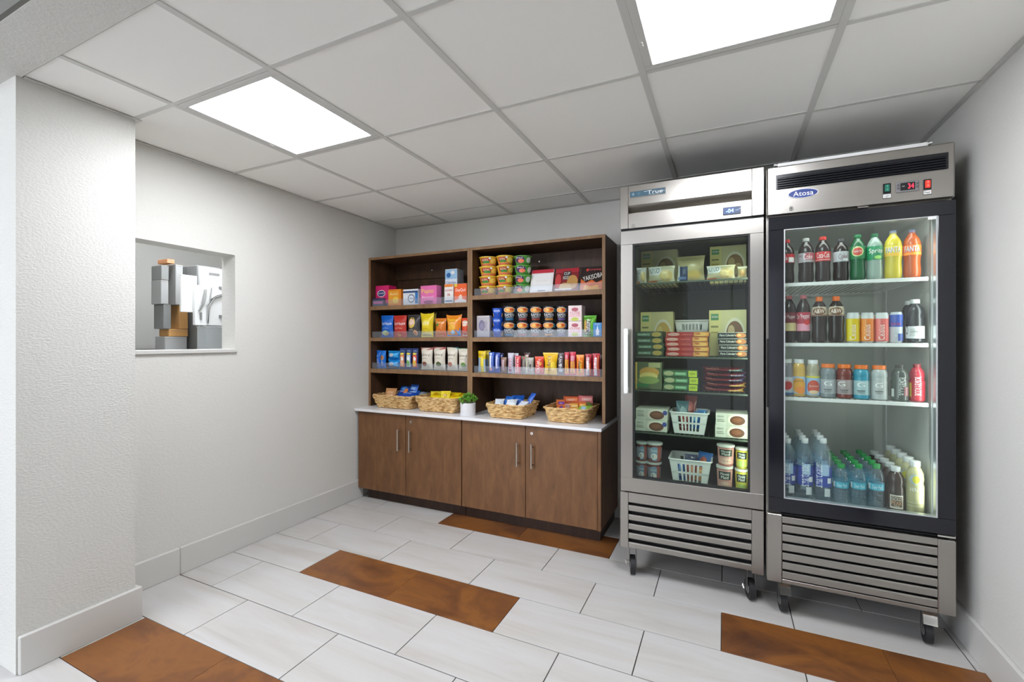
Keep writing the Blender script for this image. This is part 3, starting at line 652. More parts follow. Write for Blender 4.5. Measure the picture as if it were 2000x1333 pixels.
wire_shelf(ts, X(1519, F2Y + .03), X(1813, F2Y + .03), F2Y + .03, F2Y + .50, .019, M['white'], .0185, 'grid', .012)
for k, (sx, dx) in enumerate(((X(1519, F2Y + .03), -.012), (X(1813, F2Y + .03), .012))):
    MB().tube([(sx, F2Y + .034, .012), (sx + dx, F2Y + .034, .015), (sx + dx, F2Y + .40, .015)], .0035, 6).build('hook', M['white'], ts)

def lamp(name, parent, loc, rot, sx, sy, watt, col):
    l = bpy.data.lights.new(name, 'AREA'); l.shape = 'RECTANGLE'; l.size = sx; l.size_y = sy; l.energy = watt; l.color = col
    o = bpy.data.objects.new(name, l); COL.objects.link(o); o.location = loc; o.rotation_euler = rot; o.parent = parent
lamp('cooler_lamp', co, (F2X1 - .065, F2Y + .075, 1.18), (0, math.radians(90), math.radians(-25)), 1.2, .02, FRIDGE_W, (.95, 1, .98))
lamp('cooler_top_lamp', co, ((F2X0 + F2X1) / 2, F2Y + .075, 1.828), (math.radians(25), 0, 0), .45, .02, FRIDGE_W * .5, (.95, 1, .98))
lamp('freezer_lamp', fz, (F1X1 - .065, F1Y + .075, 1.18), (0, math.radians(90), math.radians(-25)), 1.2, .02, FREEZER_W, (.95, 1, .88))
MB().box(F1X1 - .058, F1X1 - .052, F1Y + .062, F1Y + .068, .53, 1.82).build('lamp', M['whiteplastic'], fz)

# ================================================================== GOODS: builders
def put(t, parts_done=None): return t
def box_pack(name, label, cat, x, y, z, w, d, h, col, dec=(), rz=0, group=None, rough=.4, top=None):
    """carton standing at (x, y) with its front face at y"""
    t = thing(name, label, cat, (x, y + d / 2, z), rz, group)
    B('carton', flat(col, rough), t, -w / 2, w / 2, -d / 2, d / 2, .0003, h, c=.0015)
    if top: B('top_flap', flat(top, rough), t, -w / 2 + .002, w / 2 - .002, -d / 2 + .002, d / 2 - .002, h + .0002, h + .0012)
    decals(t, lambda X_, Z_, o: (X_, -d / 2 - o, Z_), w / 2, h, dec, 0, rough); return t
def bag_pack(name, label, cat, x, y, z, w, th, h, col, dec=(), rz=0, group=None, rough=.28, tilt=0.0, ears=0.0, flare=0.0, part='pouch'):
    """sealed pillow bag: flat crimped ends, bulging middle"""
    t = thing(name, label, cat, (x, y + th / 2, z), rz, group); t.rotation_euler = (tilt, 0, rz)
    def S(xx, zz, off):
        s = max(-1, min(1, xx / (w / 2))); q = max(0, min(1, zz / h)); e = .07
        f = 0 if q < e or q > 1 - e else math.sin(PI * (q - e) / (1 - 2 * e)) ** .55
        b = (1 - abs(s) ** 2.6) * f
        pinch = 1 - .10 * math.sin(PI * q) ** .8 + flare * (q > .5) * (2 * q - 1)
        zz2 = zz + ears * h * (abs(s) ** 3) * max(0, (q - .8) / .2) + .012 * h * math.sin(7 * s + 3 * q) * f
        return (s * w / 2 * pinch, -th / 2 * b - .0012 - off, zz2)
    n, m = 12, 14; mb = MB()
    for sg in (1, -1):
        vs = []
        for j in range(m + 1):
            for i in range(n + 1):
                p = S((i / n * 2 - 1) * w / 2, j / m * h, 0); vs.append((p[0], p[1] * sg, p[2] + .0005))
        mb.add(vs, [(j * (n + 1) + i, j * (n + 1) + i + 1, (j + 1) * (n + 1) + i + 1, (j + 1) * (n + 1) + i) for j in range(m) for i in range(n)])
    # close the thin side seam
    a = [(j * (n + 1)) for j in range(m + 1)]; N = (n + 1) * (m + 1)
    for e in (0, n): mb.f += [(a[j] + e, a[j + 1] + e, a[j + 1] + e + N, a[j] + e + N) for j in range(m)]
    mb.f += [(i, i + 1, i + 1 + N, i + N) for i in range(n)] + [(m * (n + 1) + i, m * (n + 1) + i + 1, m * (n + 1) + i + 1 + N, m * (n + 1) + i + N) for i in range(n)]
    mb.build(part, flat(col, rough), t, True)
    decals(t, lambda a_, b_, o: S(a_, b_, o), w / 2, h, dec, 0, rough); return t
def rad(prof, zz):
    for (r0, z0), (r1, z1) in zip(prof[:-1], prof[1:]):
        if z0 <= zz <= z1: return r0 + (r1 - r0) * ((zz - z0) / (z1 - z0) if z1 > z0 else 0)
    return prof[-1][0] if zz > prof[-1][1] else prof[0][0]
def lathe_pack(name, label, cat, x, y, z, R, h, prof, col, bands=(), dec=(), cap=None, rz=0, group=None, body='body', rough=.25):
    """round pack: prof in (r/R, z/h); bands (z0, z1, colour) wrap all round; cap (z0, r, colour, name)"""
    t = thing(name, label, cat, (x, y, z), rz, group); pr = [(r * R, zz * h) for r, zz in prof]
    MB().lathe(pr, 28).build(body, col if isinstance(col, bpy.types.Material) else flat(col, rough), t, True, (0, 0, .0004))
    for k, (z0, z1, c) in enumerate(bands):
        zs = [z0 * h] + [q for _, q in pr if z0 * h < q < z1 * h] + [z1 * h]; o = .0006 + .0003 * k
        vs = [(rad(pr, q) + o, q) for q in zs]
        MB().lathe(vs, 28, cap=False).build('label_band', c if isinstance(c, bpy.types.Material) else flat(c, .35), t, True)
    if cap:
        z0, r, c, nm = cap
        MB().lathe([(r * R * .96, z0 * h), (r * R, z0 * h + .001), (r * R, h * .995), (r * R * .93, h)], 24).build(nm, flat(c, .35), t, True)
    S = lambda a_, b_, o: ((rad(pr, b_) + .0012 + o) * math.sin(a_ / R * 1.35), -(rad(pr, b_) + .0012 + o) * math.cos(a_ / R * 1.35), b_)
    decals(t, S, R, h, dec, 0, .35); return t
def span(u0, u1, y): a, b = X(u0, y), X(u1, y); return (a + b) / 2, b - a
W, K, Y_ = '#f2f2f0', '#1c1c1e', '#f0d23a'

# ================================================================== SHELF 1 LEFT: medicine boxes
BAYS = ((-2.708, -1.766), (-1.714, -.735))
def bay(x, w):
    lo, hi = BAYS[0] if x < -1.74 else BAYS[1]
    return max(lo + w / 2, min(hi - w / 2, x))
def boxpx(name, label, cat, u0, u1, vt, zs, col, dec, y=3.005, d=.06, group=None, **k):
    x, w = span(u0, u1, y); h = Z((u0 + u1) / 2, vt, y) - zs
    return box_pack(name, label, cat, bay(x, w), y, zs, w - .003, d, h, col, dec, group=group, **k)
za = SL[0][0] + .003; G = 'medicine boxes on the top left shelf'
boxpx('medicine_box', 'magenta medicine box with a blue oval logo, first on the top shelf', 'box', 729, 755, 559, za, '#d81f6c',
      [('e', -.12, .62, .62, .16, W), ('e', -.12, .62, .56, .13, '#23347a'), ('t', 'Benadryl', -.12, .62, .46, .12, W), ('t', 'ALLERGY', -.12, .4, .4, .08, '#f6b6d2'), ('r', -.9, .9, .02, .14, '#3d3f66')], d=.10, group=G)
boxpx('medicine_box', 'orange-yellow medicine box beside the magenta box', 'box', 757.5, 783, 566, za, '#ec8a16',
      [('r', -.9, .7, .1, .9, '#f3a52a'), ('e', .2, .35, .45, .2, '#f6cf52'), ('t', 'Advil', -.1, .72, .6, .15, '#f8e7b0')], d=.07, group=G)
boxpx('medicine_box', 'white and blue medicine box with a dark ring logo', 'box', 787, 817, 566, za, '#e4e8ee',
      [('r', -.98, .98, .78, .9, '#2a4676'), ('r', .6, .98, .1, .78, '#2a78bc'), ('e', .1, .42, .45, .26, '#20314f'), ('e', .1, .42, .38, .21, '#dfe8f2'), ('t', 'Tylenol', .1, .42, .36, .16, '#23396a')], d=.10, group=G, top='#f2f4f6')
boxpx('medicine_box', 'pink stomach medicine box with yellow lettering', 'box', 821, 853, 558.5, za, '#e86fb0',
      [('t', 'Pepto', -.1, .68, .74, .3, '#f6dd3a'), ('t', 'Bismol', -.1, .40, .7, .12, '#fbd6ea'), ('e', 0, .12, .6, .1, '#a23f7c')], d=.07, group=G)
boxpx('medicine_box', 'tall white and sky-blue medicine box at the back of the shelf', 'box', 869, 893, 526.5, za, '#dfe9f3',
      [('r', -.98, .98, .72, .98, '#9cc6e8'), ('e', -.4, .83, .36, .07, '#2468ac'), ('e', .3, .9, .3, .05, W), ('t', 'Claritin', 0, .62, .8, .07, '#2a5aa0'), ('e', .1, .50, .8, .035, '#e8c04a')], y=3.085, d=.10, group=G, top='#c9d6e2')
boxpx('medicine_box', 'small open orange and white medicine box with a raised flap', 'box', 867.5, 885.5, 556, za, '#e9e4df',
      [('t', 'MOTRIN', 0, .68, .8, .1, '#c23c28'), ('t', 'IB', 0, .46, .3, .12, '#c23c28'), ('r', -.8, .8, .1, .16, '#3f5fa8'), ('r', -.95, .95, .86, .99, '#e88428')], y=3.0, d=.05, group=G, top='#ea8a2c')
boxpx('medicine_box', 'bright orange medicine box at the end beside the divider', 'box', 887, 912, 555, za, '#ee5f1c',
      [('t', 'DayQuil', 0, .66, .78, .2, W), ('e', 0, .3, .28, .14, '#f9d7c0'), ('r', -.98, -.55, .86, .99, '#e3cf3a'), ('p', [(-.95, .03), (.95, .03), (.95, .14), (0, .26), (-.95, .14)], '#f7efe8')], d=.09, group=G, top='#f3c7b8')
boxpx('medicine_box', 'low dark blue box with a pink stripe under the magenta box', 'box', 727, 748, 583.5, za, '#34355a', [('r', -.9, .9, .3, .6, '#c85a9a')], y=2.972, d=.03, group=G)

# ================================================================== SHELF 2 LEFT: chip bags
zb = SL[1][0] + .003; G = 'chip bags on the second left shelf'
def bagpx(label, u0, u1, vt, zs, col, dec, y=3.0, th=.055, name='chip_bag', cat='chips', group=None, **k):
    x, w = span(u0, u1, y); h = Z((u0 + u1) / 2, vt, y) - zs
    w *= 1.06 if name == 'chip_bag' else 1.03
    return bag_pack(name, label, cat, bay(x, w), y, zs, w, th, h, col, dec, group=group, **k)
def chip(cx, cz, r, c='#f0b73c'): return ('p', [(cx - r, cz + r * .12), (cx + r, cz + r * .10), (cx + .1 * r, cz - r * .22)], c)
bagpx('dark grey chip bag half hidden behind the blue chip bag', 734, 748, 631, zb, '#3a3c40', [('e', 0, .5, .5, .15, '#6b5a44')], y=3.09, group=G)
bagpx('bright blue tortilla chip bag with white lettering', 741, 764, 617, zb, '#1668cc',
      [('p', [(-.35, .80), (.35, .82), (0, .42)], '#0d2148'), ('p', [(-.28, .78), (.28, .80), (0, .47)], '#2c7ee0'), ('t', 'Doritos', 0, .635, .88, .13, W), ('t', 'COOL RANCH', 0, .42, .5, .05, '#cfe4ff'), ('e', -.1, .2, .6, .11, '#cfe0a8'), chip(-.05, .2, .42, '#e9a52e'), chip(.2, .16, .3, '#d88a22')], group=G)
bagpx('red tortilla chip bag with white lettering', 765.5, 790, 617, zb, '#c8372b',
      [('p', [(-.32, .80), (.38, .82), (.02, .42)], '#241a18'), ('p', [(-.24, .78), (.30, .80), (.02, .47)], '#d8503c'), ('t', 'Doritos', .02, .635, .88, .13, W), ('t', 'NACHO CHEESE', 0, .42, .56, .05, '#f8d9c0'), chip(-.3, .2, .5, '#ef7a2c'), chip(.25, .17, .5, '#e8602a'), chip(0, .1, .4, '#f09a3a')], group=G)
bagpx('black potato chip bag with a round yellow logo', 793, 817, 615.5, zb, '#3b383a',
      [('e', -.15, .64, .56, .24, '#e6c24a'), ('e', -.15, .66, .46, .15, '#e9c7b4'), ('t', "Lay's", -.15, .64, .5, .13, '#fbf3f0'), ('t', 'BBQ', -.25, .33, .36, .06, '#e8e4e0'), ('e', .42, .2, .3, .13, '#d9a271'), ('e', .42, .2, .2, .08, '#c07a48')], group=G)
bagpx('yellow potato chip bag with pointed top corners', 819, 842, 613.5, zb, '#e6cb1e',
      [('e', 0, .6, .62, .12, '#f4e25a'), ('t', "Lay's", 0, .6, .56, .13, '#fdf5f2'), ('t', 'CLASSIC', 0, .36, .5, .05, '#9c7a10'), ('r', -.8, .8, .03, .2, '#efe3a4')], y=2.985, th=.06, ears=.06, flare=.1, group=G)
bagpx('second yellow potato chip bag tucked behind the first', 833, 848, 615, zb, '#dcc63a', [('r', -.5, .5, .45, .7, '#f2e68a')], y=3.07, ears=.08, group=G)
bagpx('orange cheese puff bag with red flames on the lower half', 847, 868, 622.5, zb, '#d97a24',
      [('t', 'Cheetos', -.05, .80, .8, .14, '#f6e2a0'), ('e', -.4, .66, .3, .07, '#4c8a3a'), ('p', [(-.9, .06), (.9, .06), (.9, .42), (.4, .34), (0, .46), (-.5, .34), (-.9, .4)], '#d83a2c'), ('p', [(-.7, .06), (.7, .06), (.4, .3), (-.2, .22)], '#f0a08a')], group=G)
bagpx('tall orange cheese snack bag with a blue base', 870, 897, 617, zb, '#e98a1c',
      [('t', 'Cheetos', -.15, .80, .74, .13, '#f6e83a'), ('t', 'PUFFS', -.15, .64, .5, .10, '#f4f0a0'), ('e', -.1, .45, .5, .15, '#e9b23a'), ('p', [(-.9, .04), (.95, .04), (.95, .42), (.4, .34), (-.9, .2)], '#2f7ecb'), ('e', .0, .22, .3, .1, '#9fd0ee'), ('e', -.3, .32, .25, .08, '#f0a53a')], y=2.992, ears=.06, flare=.08, group=G)
bagpx('red and white crunchy snack bag beside the divider', 898.5, 916, 622, zb, '#e4522c',
      [('e', -.1, .72, .7, .16, '#f2dcc8'), ('t', 'Cheetos', -.15, .78, .66, .12, '#fbf7f0'), ('p', [(-.9, .05), (.7, .05), (.3, .26), (-.4, .2)], '#f4d6bc'), ('p', [(-.8, .34), (.8, .52), (.4, .36)], '#c23420')], y=3.0, group=G)

# ================================================================== SHELF 3 LEFT: cookies
zc = SL[2][0] + .003; G = 'cookie packs on the third left shelf'
bagpx('upright bright blue cookie sleeve nearest the left wall', 729.5, 738.5, 685.5, zc, '#1766c6', [('t', 'OREO', -.1, .30, .42, .5, '#cfd6ea', PI / 2), ('e', -.2, .7, .4, .08, '#5f9ee6'), ('e', .1, .2, .4, .07, '#57607c')], name='cookie_pack', cat='cookies', th=.045, group=G)
bagpx('upright bright blue cookie sleeve with a golden cookie', 740, 750.5, 686, zc, '#1d76d2', [('e', .05, .6, .6, .13, '#d08a34'), ('e', .05, .6, .35, .07, '#8a5524'), ('t', 'Chips', .1, .28, .3, .4, '#e6ecf6', PI / 2)], name='cookie_pack', cat='cookies', th=.045, group=G)
x, w_ = span(751.5, 777, 3.0); hh = (Z(764, 686.5, 3.0) - zc) / 2
for k, nm in enumerate(('lower', 'upper')):
    bag_pack('cookie_pack', 'sky-blue cookie pack lying flat, the %s of the stacked pair' % nm, 'cookies', x, 3.0, zc + k * (hh + .001), w_, .09, hh - .001, '#1f92dc',
             [('e', -.05, .55, .36, .22, '#e9eef2'), ('t', 'Oreo', -.05, .55, .3, .26, '#3a2a2a'), ('r', .3, .8, .25, .75, '#3fb0f0'), ('e', -.75, .45, .14, .2, '#9fd8f6')], group=G)
for k, (u0, u1, c1, c2, nm) in enumerate([(778.5, 790, '#e0884a', '#f0b890', 'orange print, first of three'), (791, 802, '#b9cfe8', '#7fb65a', 'pale blue print, middle of three'), (803, 814.5, '#e4563a', '#efc242', 'red and yellow print, last of three')]):
    bagpx('narrow navy snack pack with %s' % nm, u0, u1, 681.5, zc, '#22366e', [('e', 0, .74, .8, .05, '#e6d84e'), ('r', -.75, .75, .1, .68, c1), ('e', 0, .3, .6, .16, c2), ('t', 'belVita', 0, .88, .6, .08, '#9fb2dc'), ('e', .2, .5, .4, .1, W)], name='snack_pack', cat='snacks', th=.035, group=G)
for k, (u0, u1, vt, topc, art, nm) in enumerate([(819, 841, 680, '#b4645a', '#8a4a34', 'brick-red top and a brown cookie, first'), (843.5, 866, 679, '#c0504a', '#5d6a3a', 'red top and green sprig, second'), (870, 890, 679.5, '#1f9aa0', '#c07a6a', 'teal top corner, third'), (892, 914, 681.5, '#5fae6a', '#6f9a4a', 'green top, fourth')]):
    bagpx('cream cookie bag with a %s' % nm, u0, u1, vt, zc, '#e3dccb', [('p', [(-1, 1), (1, 1), (1, .80), (.3, .9), (-.6, .86), (-1, .8)] if k < 2 else [(0 if k == 2 else -1, 1), (1, 1), (1, .76)], topc), ('t', 'Bakery', -.05, .66, .8, .14, '#6a5a48'), ('t', 'soft baked', -.05, .52, .5, .05, '#8a7a66'), ('e', .1 if k % 2 else -.2, .26, .45, .1, art), ('r', -.9, .9, .02, .08, '#cfc6b0')], name='cookie_bag', cat='cookies', th=.06, flare=.05, group=G)

# ================================================================== SHELF 1 RIGHT: noodle bowls and trays
zr = SR[0][0] + .003
BOWL = [(.0, 0), (.70, 0), (.74, .03), (.93, .80), (.94, .84), (1.0, .86), (1.0, .93), (.96, .95), (0, .95)]
def bowl_stack(u0, u1, vts, col, rim, dec, label, grp, y):
    x, w_ = span(u0, u1, y); R = w_ / 2 * .945; x = bay(x, w_ * .98); rz = -math.atan2(x, y); zt_ = Z((u0 + u1) / 2, vts[0], y - R); n = len(vts); h = (zt_ - zr) / n; names = ['top', 'second from the top', 'third from the top', 'bottom']
    if n == 3: names = ['top', 'middle', 'bottom']
    first = None
    for k in range(n):
        z = zr + (n - 1 - k) * h; lab = label % names[k]
        if first is None:
            first = lathe_pack('noodle_bowl', lab, 'noodle bowl', x, y, z, R, h, BOWL, col, dec=dec, rz=rz, group=grp)
            MB().lathe([(0, h * .955), (R * .985, h * .955), (R * 1.01, h * .95), (R * 1.01, h * .87)], 28, cap=False).build('lid', flat(rim, .4), first, True)
        else:
            c = copy_tree(first); c.location = (x, y, z); c['label'] = lab; c.rotation_euler = (0, 0, rz + (-.2, .15, -.08)[k % 3])
YB_DEC = [('r', -.75, .1, .35, .78, '#b02a22'), ('r', -.55, .05, .28, .5, '#3d8a34'), ('t', 'BOWL', -.3, .6, .3, .2, '#f6e8c0'), ('e', .45, .5, .3, .25, '#f2d060'), ('r', -.9, .6, .08, .2, '#d8665a'), ('e', .1, .75, .1, .1, W)]
bowl_stack(935, 969.5, [500, 520, 540, 560], '#e3b13a', '#efd24a', YB_DEC, 'yellow noodle bowl, %s of the stack nearest the divider', 'yellow noodle bowls stacked on the top right shelf', 3.06)
bowl_stack(970.5, 1004, [497.5, 517.5, 538, 559], '#e3b13a', '#efd24a', YB_DEC, 'yellow noodle bowl, %s of the stack beside the green bowls', 'yellow noodle bowls stacked on the top right shelf', 3.06)
bowl_stack(1004.5, 1039, [498, 519, 540, 560], '#4f9a3c', '#6cb04c', [('e', -.35, .55, .5, .34, '#4a2f5a'), ('e', -.2, .4, .3, .2, '#ef7a58'), ('t', 'PHO', -.35, .72, .3, .18, W), ('e', .55, .5, .25, .3, '#d6e2d0'), ('r', -.6, .4, .1, .16, '#2f6a2a')], 'green noodle bowl, %s of the stack beside the noodle trays', 'green noodle bowls stacked on the top right shelf', 3.06)
def tray(label, u0, u1, vt, film, side, dec, rz=0, tlt=.55):
    y = 3.02; x, w_ = span(u0, u1, y); h = Z((u0 + u1) / 2, vt, y + .06) - zr
    t = thing('noodle_tray', label, 'noodle tray', (x, y + .03, zr), rz, 'noodle trays on the top right shelf')
    L = h / math.cos(.30); t.rotation_euler = (-.30, 0, rz); th = .035
    MB().add([(sx * w_ / 2 * (1 if f else .88), -th / 2 if f else th / 2, (L if top else 0) + (0 if f else (-.012 if top else .012))) for f in (1, 0) for sx, top in ((-1, 0), (1, 0), (1, 1), (-1, 1))],
             [(0, 1, 2, 3), (7, 6, 5, 4), (0, 4, 5, 1), (1, 5, 6, 2), (2, 6, 7, 3), (3, 7, 4, 0)]).build('tray', flat(side, .4), t)
    B('film', flat(film, .25), t, -w_ / 2 * .98, w_ / 2 * .98, -th / 2 - .0012, -th / 2 - .0003, .004, L - .004)
    decals(t, lambda a_, b_, o: (a_, -th / 2 - .0013 - o, b_), w_ / 2, L, dec, 0, .3)
tray('white noodle tray with a red rim, plain side showing', 1032.5, 1077, 529, '#e4e2e0', '#c22a36', [('r', -.96, .96, .84, .98, '#c22a3c'), ('r', -.8, .8, .1, .8, '#eceae8'), ('r', -.3, .4, .06, .09, '#3a3a3a'), ('t', 'OPEN HERE', 0, .5, .5, .05, '#d8d4d0')])
tray('dark red noodle tray with noodles pictured on the film', 1080, 1127, 526, '#7e1f26', '#4a1c20', [('r', -.96, .96, .80, .98, '#a82430'), ('r', -.3, .35, .5, .86, '#2c1a1a'), ('t', 'CUP', 0, .76, .24, .12, W), ('t', 'NOODLE', 0, .58, .3, .14, '#f4ece4'), ('e', .5, .38, .45, .3, '#b98a4a'), ('e', -.1, .2, .5, .16, '#c9a46a'), ('e', -.7, .45, .25, .3, '#c23c3c'), ('r', -.9, .5, .05, .12, '#e4ded4')])
tray('black and orange fiery noodle tray beside the end panel', 1130.5, 1177, 523, '#2a1d1c', '#1f1818', [('p', [(-.95, .02), (.95, .02), (.95, .42), (.4, .3), (0, .44), (-.5, .32), (-.95, .5)], '#d8631f'), ('p', [(-.7, .02), (.7, .02), (.5, .22), (-.1, .15), (-.6, .24)], '#eda53a'), ('e', -.45, .86, .1, .06, '#d8403a'), ('t', 'Samyang', .15, .86, .56, .12, '#d8555a'), ('t', 'YAKISOBA', .05, .56, .84, .2, '#f2efe8', .22)])

# ================================================================== SHELF 2 RIGHT: cups and boxes
zr2 = SR[1][0] + .003
CUP = [(0, 0), (.74, 0), (.76, .02), (.95, .93), (1, .94), (1, .985), (.97, 1), (0, 1)]
boxpx('cereal_box', 'pale grey bar carton with a purple cup drawing', 'box', 929, 955, 617.5, zr2, '#b9b2b8', [('e', -.2, .55, .45, .25, '#7a7490'), ('e', -.2, .5, .3, .15, '#8f88a2'), ('t', 'QUAKER', .35, .5, .5, .4, '#8a8296', PI / 2), ('r', -.9, .9, .93, .99, '#cfc8c8')], d=.12)
x, w_ = span(962.5, 983.5, 3.03); R = w_ / 2; hcup = (Z(973, 602.5, 3.0) - zr2) / 3; cf = None
for k, nm in enumerate(('bottom', 'middle', 'top')):
    z = zr2 + k * hcup; lab = 'small royal-blue pasta cup, %s of the stack of three' % nm
    if not cf: cf = lathe_pack('pasta_cup', lab, 'pasta cup', x, 3.03, z, R, hcup - .0008, CUP, '#1f4fb8', dec=[('p', [(-.8, .1), (.8, .1), (.8, .5), (0, .4), (-.8, .48)], '#f0b83a'), ('e', -.1, .7, .5, .2, '#3f74dc'), ('t', 'Kraft', -.1, .72, .4, .2, W)], group='blue pasta cups', rz=.34)
    else: c = copy_tree(cf); c.location.z = z; c['label'] = lab
RAMEN = [(983.5, 1007.5, '#2d6f9a', '#3f8fc0', 'blue'), (1009.5, 1033.5, '#8a3038', '#4a6a9a', 'maroon'), (1035, 1059.5, '#8e3a2a', '#d8342c', 'red'), (1060.5, 1085, '#b87a2c', '#3f86a0', 'amber'), (1086.5, 1107.5, '#5a4684', '#3a5a8a', 'purple')]
for u0, u1, cl, side, nm in RAMEN:
    x, w_ = span(u0, u1, 3.03); R = w_ / 2; hcup = (Z((u0 + u1) / 2, 598.5, 3.0) - zr2) / 2; cf = None
    for k, pos in enumerate(('lower', 'upper')):
        z = zr2 + k * hcup; lab = '%s cup of the black ramen cup pair with a %s stripe' % (pos, nm)
        if not cf: cf = lathe_pack('ramen_cup', lab, 'ramen cup', x, 3.03, z, R, hcup - .0008, CUP, '#2a2b30',
            dec=[('e', -.1, .745, .78, .185, '#e6d6c0'), ('e', -.1, .735, .66, .155, '#e8953a'), ('e', -.25, .74, .26, .08, '#f2c46a'), ('e', .15, .77, .22, .07, '#d8552c'), ('e', .7, .72, .18, .14, side), ('t', 'RAMEN', -.1, .43, .6, .2, '#e4e7ea'), ('t', 'EXPRESS', -.1, .27, .5, .09, '#c4c8cc'), ('r', -.62, .45, .08, .2, cl)], group='black ramen cups on the second right shelf', rz=-math.atan2(x, 3.03))
        else: c = copy_tree(cf); c.location.z = z; c['label'] = lab; c.rotation_euler.z += .08
x, w_ = span(1109, 1137, 3.0); hb_ = (Z(1123, 597.5, 3.0) - zr2) / 2
for k, pos in enumerate(('lower', 'upper')):
    t = box_pack('snack_carton', 'pale pink snack carton, %s of the pair beside the green bag' % pos, 'box', x, 3.0, zr2 + k * (hb_ + .0004), w_ - .006, .09, hb_ - .0006, '#e6d3d2', [('e', 0, .74, .5, .12, '#b04a5a'), ('t', 'CUTIE', 0, .5, .74, .2, '#d0485e'), ('r', -.85, .85, .30, .34, '#e48a96'), ('e', 0, .16 if not k else .12, .55, .12, '#c6d04a'), ('t', 'crispy', 0, .14, .4, .08, '#8a8a30')], group='pale pink snack cartons')
bagpx('bright green snack pouch with white upright lettering', 1137.5, 1163, 617, zr2, '#5cae2c', [('r', -.85, .25, .08, .9, '#4a3f30'), ('e', -.65, .5, .25, .3, '#d0a85a'), ('t', 'Nature', -.2, .48, .7, .42, W, PI / 2), ('r', .3, .9, .1, .85, '#74c83a')], name='snack_pouch', cat='snacks', th=.05)
boxpx('snack_box', 'small light-blue snack box beside the end panel', 'box', 1158, 1176, 631, zr2, '#2c86c8', [('p', [(-.4, .1), (.4, .1), (.0, .85)], '#dfeef8'), ('e', 0, .35, .4, .2, '#f4f8fa'), ('t', 'Snack', 0, .9, .6, .08, W)], y=2.985, d=.05)

# ================================================================== SHELF 3 RIGHT: candy and bars
zr3 = SR[2][0] + .003; G = 'candy packs on the third right shelf'
def candy(label, u0, u1, vt, col, dec, y=3.0, th=.028, **k): return bagpx(label, u0, u1, vt, zr3, col, dec, y=y, th=th, name='candy_pack', cat='candy', group=G, **k)
candy('yellow and blue candy tube pack beside the divider', 932.5, 947, 686.5, '#e8c81e', [('r', -.98, -.2, .02, .68, '#9fb8d0'), ('r', .1, .6, .02, .66, '#f0dc3a'), ('t', 'Nerds', -.1, .82, .7, .14, '#8a6a10'), ('r', .65, .98, .02, .6, '#a9c0d8')])
candy('second yellow candy pack standing behind the first', 945, 956, 685.5, '#d8be34', [('r', -.6, .6, .02, .6, '#86a4c4')], y=3.05)
candy('royal blue and white slim candy pack, near one', 953.5, 964, 689, '#2250b4', [('r', -.6, .1, .1, .96, '#dfe6f4'), ('e', -.2, .16, .5, .08, '#e6a8a0'), ('t', 'Crunch', .5, .55, .5, .2, '#cfdcf4', PI / 2)])
candy('royal blue and white slim candy pack, farther one', 965, 975, 690, '#2a4aa8', [('r', -.5, .3, .2, .9, '#c9cdea'), ('t', 'Crunch', .6, .5, .5, .2, '#cfdcf4', PI / 2)], y=3.01)
candy('small dark blue pack behind the slim candy packs', 974, 982, 691, '#1f2f6c', [('e', .2, .85, .4, .06, '#6f86c8')], y=3.06)
candy('small brown chocolate bar pack', 977, 988, 699, '#8a6a58', [('r', -.7, .4, .1, .85, '#a5808a'), ('t', 'Heath', -.1, .5, .6, .4, '#e6d8d0', PI / 2)])
candy('silver-white gum pack with a pink stripe', 990.5, 1002, 690.5, '#c4bfcc', [('r', -.55, .35, .08, .72, '#b06a84'), ('t', 'Extra', -.1, .45, .5, .4, '#f0e8ee', PI / 2)], y=2.99)
candy('second silver-white gum pack', 1002.5, 1011, 691, '#ccc8d4', [('r', -.3, .5, .1, .7, '#c496a8')], y=3.02)
candy('red and white mint pack with upright lettering', 1004.5, 1016, 696, '#c23440', [('r', -.85, -.6, .05, .95, '#e8dede'), ('t', 'Skittles', .0, .45, .74, .45, '#f8e2e0', PI / 2), ('e', .2, .86, .4, .07, '#e86a5a')], y=2.965, th=.02)
candy('grey and brown candy pack', 1017, 1026, 697, '#8e8a80', [('r', -.5, .5, .1, .8, '#9c9088'), ('e', .1, .9, .5, .06, '#c05a3a')], y=3.0)
candy('dark maroon pack peeking up behind the grey packs', 1022, 1034, 690, '#4a1a1c', [('r', -.6, .6, .78, .9, '#d8b8a8')], y=3.07)
candy('silver-grey chocolate pack with a dark slot', 1024.5, 1041, 699.5, '#a9a598', [('r', -.75, -.4, .05, .9, '#cfc8b4'), ('r', .2, .5, .3, .6, '#2c2a26'), ('t', "Hershey's", -.05, .5, .7, .3, '#5a524a', PI / 2)], y=2.99)
candy('orange-red wafer bar pack with white upright lettering', 1043.5, 1061, 697.5, '#d8452c', [('r', -.95, .95, .86, .99, '#e8532c'), ('r', .35, .9, .02, .7, '#c83a3a'), ('t', 'KitKat', -.25, .42, .7, .45, W, PI / 2), ('e', .4, .6, .3, .1, '#e8a04a')], y=2.985)
candy('bright yellow peanut candy pouch with dark upright lettering', 1061.5, 1086, 690, '#eebc1a', [('t', "m&m's", -.2, .52, .66, .36, '#2c2228', PI / 2), ('e', .5, .4, .35, .2, '#f6d84a'), ('r', -.98, .98, .9, .98, '#f2c83a')], th=.04, flare=.22, y=2.985)
candy('dark brown candy pouch with white upright lettering', 1088, 1100.5, 690.5, '#4a3c3a', [('r', -.85, .85, .12, .8, '#5d5256'), ('t', "m&m's", -.05, .52, .66, .6, '#eef0f2', PI / 2), ('e', .1, .2, .6, .08, '#a8b0b8')], y=2.99)
